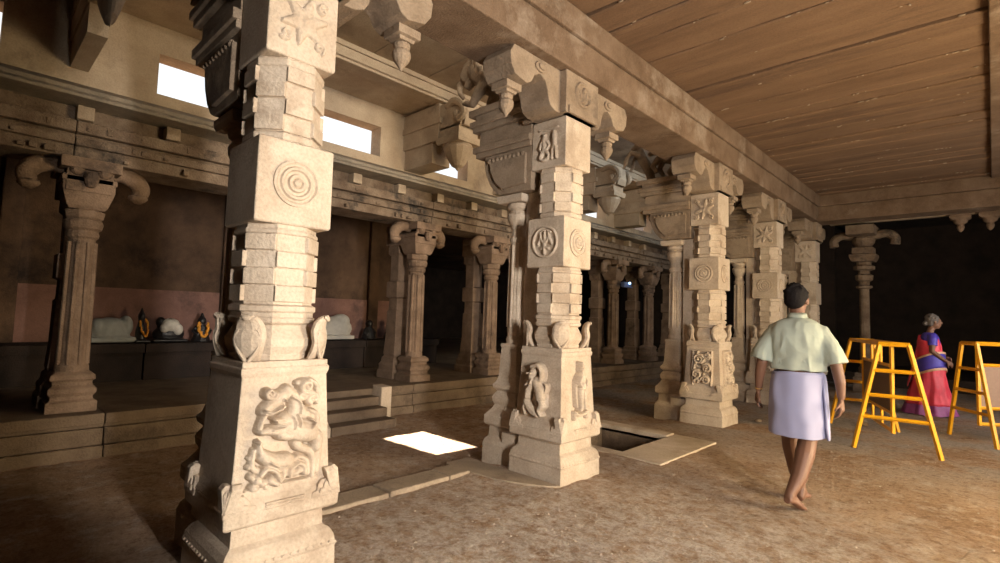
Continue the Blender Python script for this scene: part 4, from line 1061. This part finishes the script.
# ------------------------------------------------------------------ covered processional figures on the bench
CLOTH = plain('grey_covering_cloth', (.32, .32, .29), .8, bump=.4, bscale=8, var=.2)
BLACKST = plain('oiled_black_stone', (.015, .013, .013), .35, bump=.3)
WHITEC = plain('crumpled_white_cloth', (.55, .50, .42), .85, bump=.5, bscale=14, var=.2)
MARI = plain('marigold_garland', (.75, .30, .03), .7, bump=.6, bscale=60, var=.4)
BZ = .862
def on_bench(bm):
    for v in bm.verts: v.co.z = max(v.co.z, .012)
    return bm
def garland(par, pts, r=.035):
    bm = bm_new(); pts = smooth_curve(pts, 5); rnd = random.Random(5)
    for p in pts: ball(bm, (p.x+rnd.uniform(-.01,.01), p.y+rnd.uniform(-.01,.01), p.z), r*rnd.uniform(.8, 1.2), n=6)
    return obj('garland', bm, MARI, par, smooth=True)
BX = -8.62
o = thing('covered_statue', 'low statue under a grey cloth, garlanded dark figure at its end, on the bench', 'statue', (BX, 1.47, BZ)); o.scale = (.9, .5, .8)
bm = bm_new(); ball(bm, (0, -.05, .2), .3, .7, 1.6, .75, 12); ball(bm, (0, .3, .28), .2, .8, .9, .9, 10); ball(bm, (0, -.3, .25), .2, .9, 1, .8, 10); box(bm, -.24, .24, -.5, .5, -.0, .1)
remeshed('covering_cloth', on_bench(bm), CLOTH, o, .022, 4)
bm = bm_new(); T(bm, [(.1, .62, 0), (.1, .62, .2), (.1, .62, .36)], [.13, .12, .07], 10); ball(bm, (.1, .62, .45), .09); T(bm, [(.1, .62, .5), (.1, .62, .6)], [.06, .02], 8); box(bm, -.1, .3, .45, .8, 0, .05)
remeshed('stone_figure', on_bench(bm), BLACKST, o, .016, 2)
garland(o, [(.2, .55, .36), (.25, .6, .2), (.25, .7, .12), (.22, .74, .3), (.2, .68, .4)], .026)
o = thing('covered_statue', 'dark statue partly wrapped in crumpled white cloth, middle of the bench', 'statue', (BX, 2.14, BZ)); o.scale = (.8, .62, .75)
bm = bm_new(); ball(bm, (0, 0, .15), .22, .8, 1.5, .8, 10); T(bm, [(0, -.1, .1), (0, -.16, .34)], [.12, .09], 10); ball(bm, (.02, -.18, .38), .1); box(bm, -.2, .2, -.35, .35, 0, .06)
remeshed('stone_figure', on_bench(bm), BLACKST, o, .016, 2)
bm = bm_new(); ball(bm, (.1, .0, .32), .15, .8, 1.3, .9, 10); ball(bm, (.14, .14, .24), .11, .8, 1, 1, 8); ball(bm, (.12, -.12, .27), .1, .8, 1, 1, 8)
remeshed('white_cloth', on_bench(bm), WHITEC, o, .016, 1)
o = thing('garlanded_idol', 'small dark idol hung with orange marigold garlands, right of the white-wrapped statue', 'idol', (BX+.05, 2.55, BZ)); o.scale = (.8, .75, .8)
bm = bm_new(); T(bm, [(0, 0, 0), (0, 0, .12), (0, 0, .3)], [.18, .14, .09], 10); ball(bm, (0, 0, .38), .085); T(bm, [(0, 0, .43), (0, 0, .54)], [.055, .015], 8)
for s in (-1, 1): T(bm, [(.0, s*.08, .28), (.03, s*.16, .2), (.1, s*.1, .14)], [.04, .035, .03], 8)
remeshed('stone_figure', on_bench(bm), BLACKST, o, .014, 2)
garland(o, [(.09, -.08, .34), (.14, -.07, .2), (.15, 0, .1), (.14, .07, .2), (.09, .08, .34)], .03)
o = thing('covered_statue', 'pale cloth-wrapped statue seen just left of the paired column by the steps', 'statue', (BX, 4.75, BZ))
bm = bm_new(); ball(bm, (0, 0, .2), .25, .8, 1.3, .9, 10); ball(bm, (0, .1, .34), .16, .9, 1.1, .8, 8); box(bm, -.2, .2, -.28, .28, 0, .08)
remeshed('white_cloth', on_bench(bm), WHITEC, o, .02, 2)
for y_, lb in ((5.45, 'small black stone idol beside the pale wrapped statue, nearer of two'), (5.95, 'small black stone idol at the end of the bench, half behind the paired column')):
    o = thing('stone_idol', lb, 'idol', (BX, y_, BZ))
    bm = bm_new(); T(bm, [(0, 0, 0), (0, 0, .1), (0, 0, .22)], [.15, .12, .07], 10); ball(bm, (0, 0, .29), .075)
    for s in (-1, 1): T(bm, [(.0, s*.06, .2), (.03, s*.12, .12), (.08, s*.07, .08)], [.035, .03, .025], 8)
    remeshed('stone_figure', on_bench(bm), BLACKST, o, .014, 2)

# small lamp glowing blue far back among the aisle columns
bm = bm_new(); box(bm, -.05, .05, -.16, .16, -.05, .05); box(bm, -.02, .06, -.19, .19, -.07, -.04)
LM = plain('lamp_casing', (.10, .13, .25), .5)
o = tag(obj('wall_lamp', bm, LM, bevel=.008, loc=(-6.05, 10.5, 2.18)), 'small bluish lamp fixed on a dim column left of the third nave pillar', 'lamp')
m, t, b = nt('lamp_glass'); b.inputs['Emission Color'].default_value = (.35, .6, 1, 1); b.inputs['Emission Strength'].default_value = 4
bm = bm_new(); ball(bm, (.075, .03, .03), .028, n=8); obj('bulb', bm, m, o, smooth=True)

# ------------------------------------------------------------------ crumbs and leaves on the ground
rnd = random.Random(21)
bm = bm_new()
for _ in range(2600):
    if rnd.random() < .6: x = rnd.gauss(-1.9, .8); y = rnd.gauss(2.6, 1.0)
    else: x = rnd.uniform(-5.8, 1.2); y = rnd.uniform(.8, 11)
    if x > 1.5 or y < .6 or (PITX0-.1 < x < PITX1+.55 and PITY0-.2 < y < PITY1+.3) or x < -5.9 or (-3.72 < x < -3.22 and y < 3.7) or (-3.8 < x < -2.4 and 3.1 < y < 3.7): continue
    if any(abs(x+2.9) < .8 and abs(y-q) < .4 for q in (1.21, 3.8, 7.3, 9.95)) : continue
    r = rnd.choice((.002, .003, .003, .004, .005, .007)) * (1.2 if y > 4 else 1)
    m_ = Matrix.Translation((x, y, fz(x, y)+r*.3)) @ Matrix.Rotation(rnd.uniform(0, 6), 4, 'Z') @ Matrix.Diagonal((r*rnd.uniform(.8, 1.7), r*rnd.uniform(.7, 1.2), r*.7, 1))
    bmesh.ops.create_icosphere(bm, subdivisions=1, radius=1, matrix=m_)
o = obj('gravel_crumbs', bm, S_GRIT); tag(o, 'loose crumbs of stone and lime scattered over the earth floor', 'gravel', kind='stuff')
LEAF = plain('dry_orange_leaf', (.55, .24, .04), .7, var=.3)
LP = plain('paper_scrap', (.6, .55, .5), .8)
for px, py, a, sc_, lb, mt in ((-3.92, 3.98, .4, 1.3, 'dry orange leaf on the aisle floor right of the sunlit patch', LEAF), (-4.05, 4.12, 2.0, .8, 'smaller dry orange leaf beside the larger one by the sunlit patch', LEAF)):
    bm = bm_new(); n = 8; rs = []
    for i in range(n+1):
        t = i/n; w_ = .03*math.sin(PI*t)**.8+.001; z = .02*math.sin(PI*t)
        rs.append([(t*.12-.06, -w_, z+.012), (t*.12-.06, 0, z), (t*.12-.06, w_, z+.012)])
    rings(bm, rs, cap=False, closed=False)
    o = obj('dry_leaf', bm, mt, smooth=True); o.location = (px, py, fz(px, py)+.003); o.rotation_euler = (0, 0, a); o.scale = (sc_,)*3
    so = o.modifiers.new('t', 'SOLIDIFY'); so.thickness = .002
    tag(o, lb, 'leaf')
# stone lumps near the far platform
for x, y, r, lb in ((-2.45, 7.95, .05, 'small stone lump on the ground beside the third pillar base'), (.0, 13.0, .09, 'small rock on the ground beyond the woman'), (-1.35, 8.9, .06, 'small stone lump under the far end of the nearest barricade')):
    bm = bm_new(); bmesh.ops.create_icosphere(bm, subdivisions=3, radius=r)
    for v in bm.verts: v.co *= 1+.3*noise.noise(v.co*14+V((x, y, 0))); v.co.z *= .6
    tag(obj('stone_lump', bm, S_PLAT, smooth=True, loc=(x, y, r*.4+fz(x, y))), lb, 'stone')
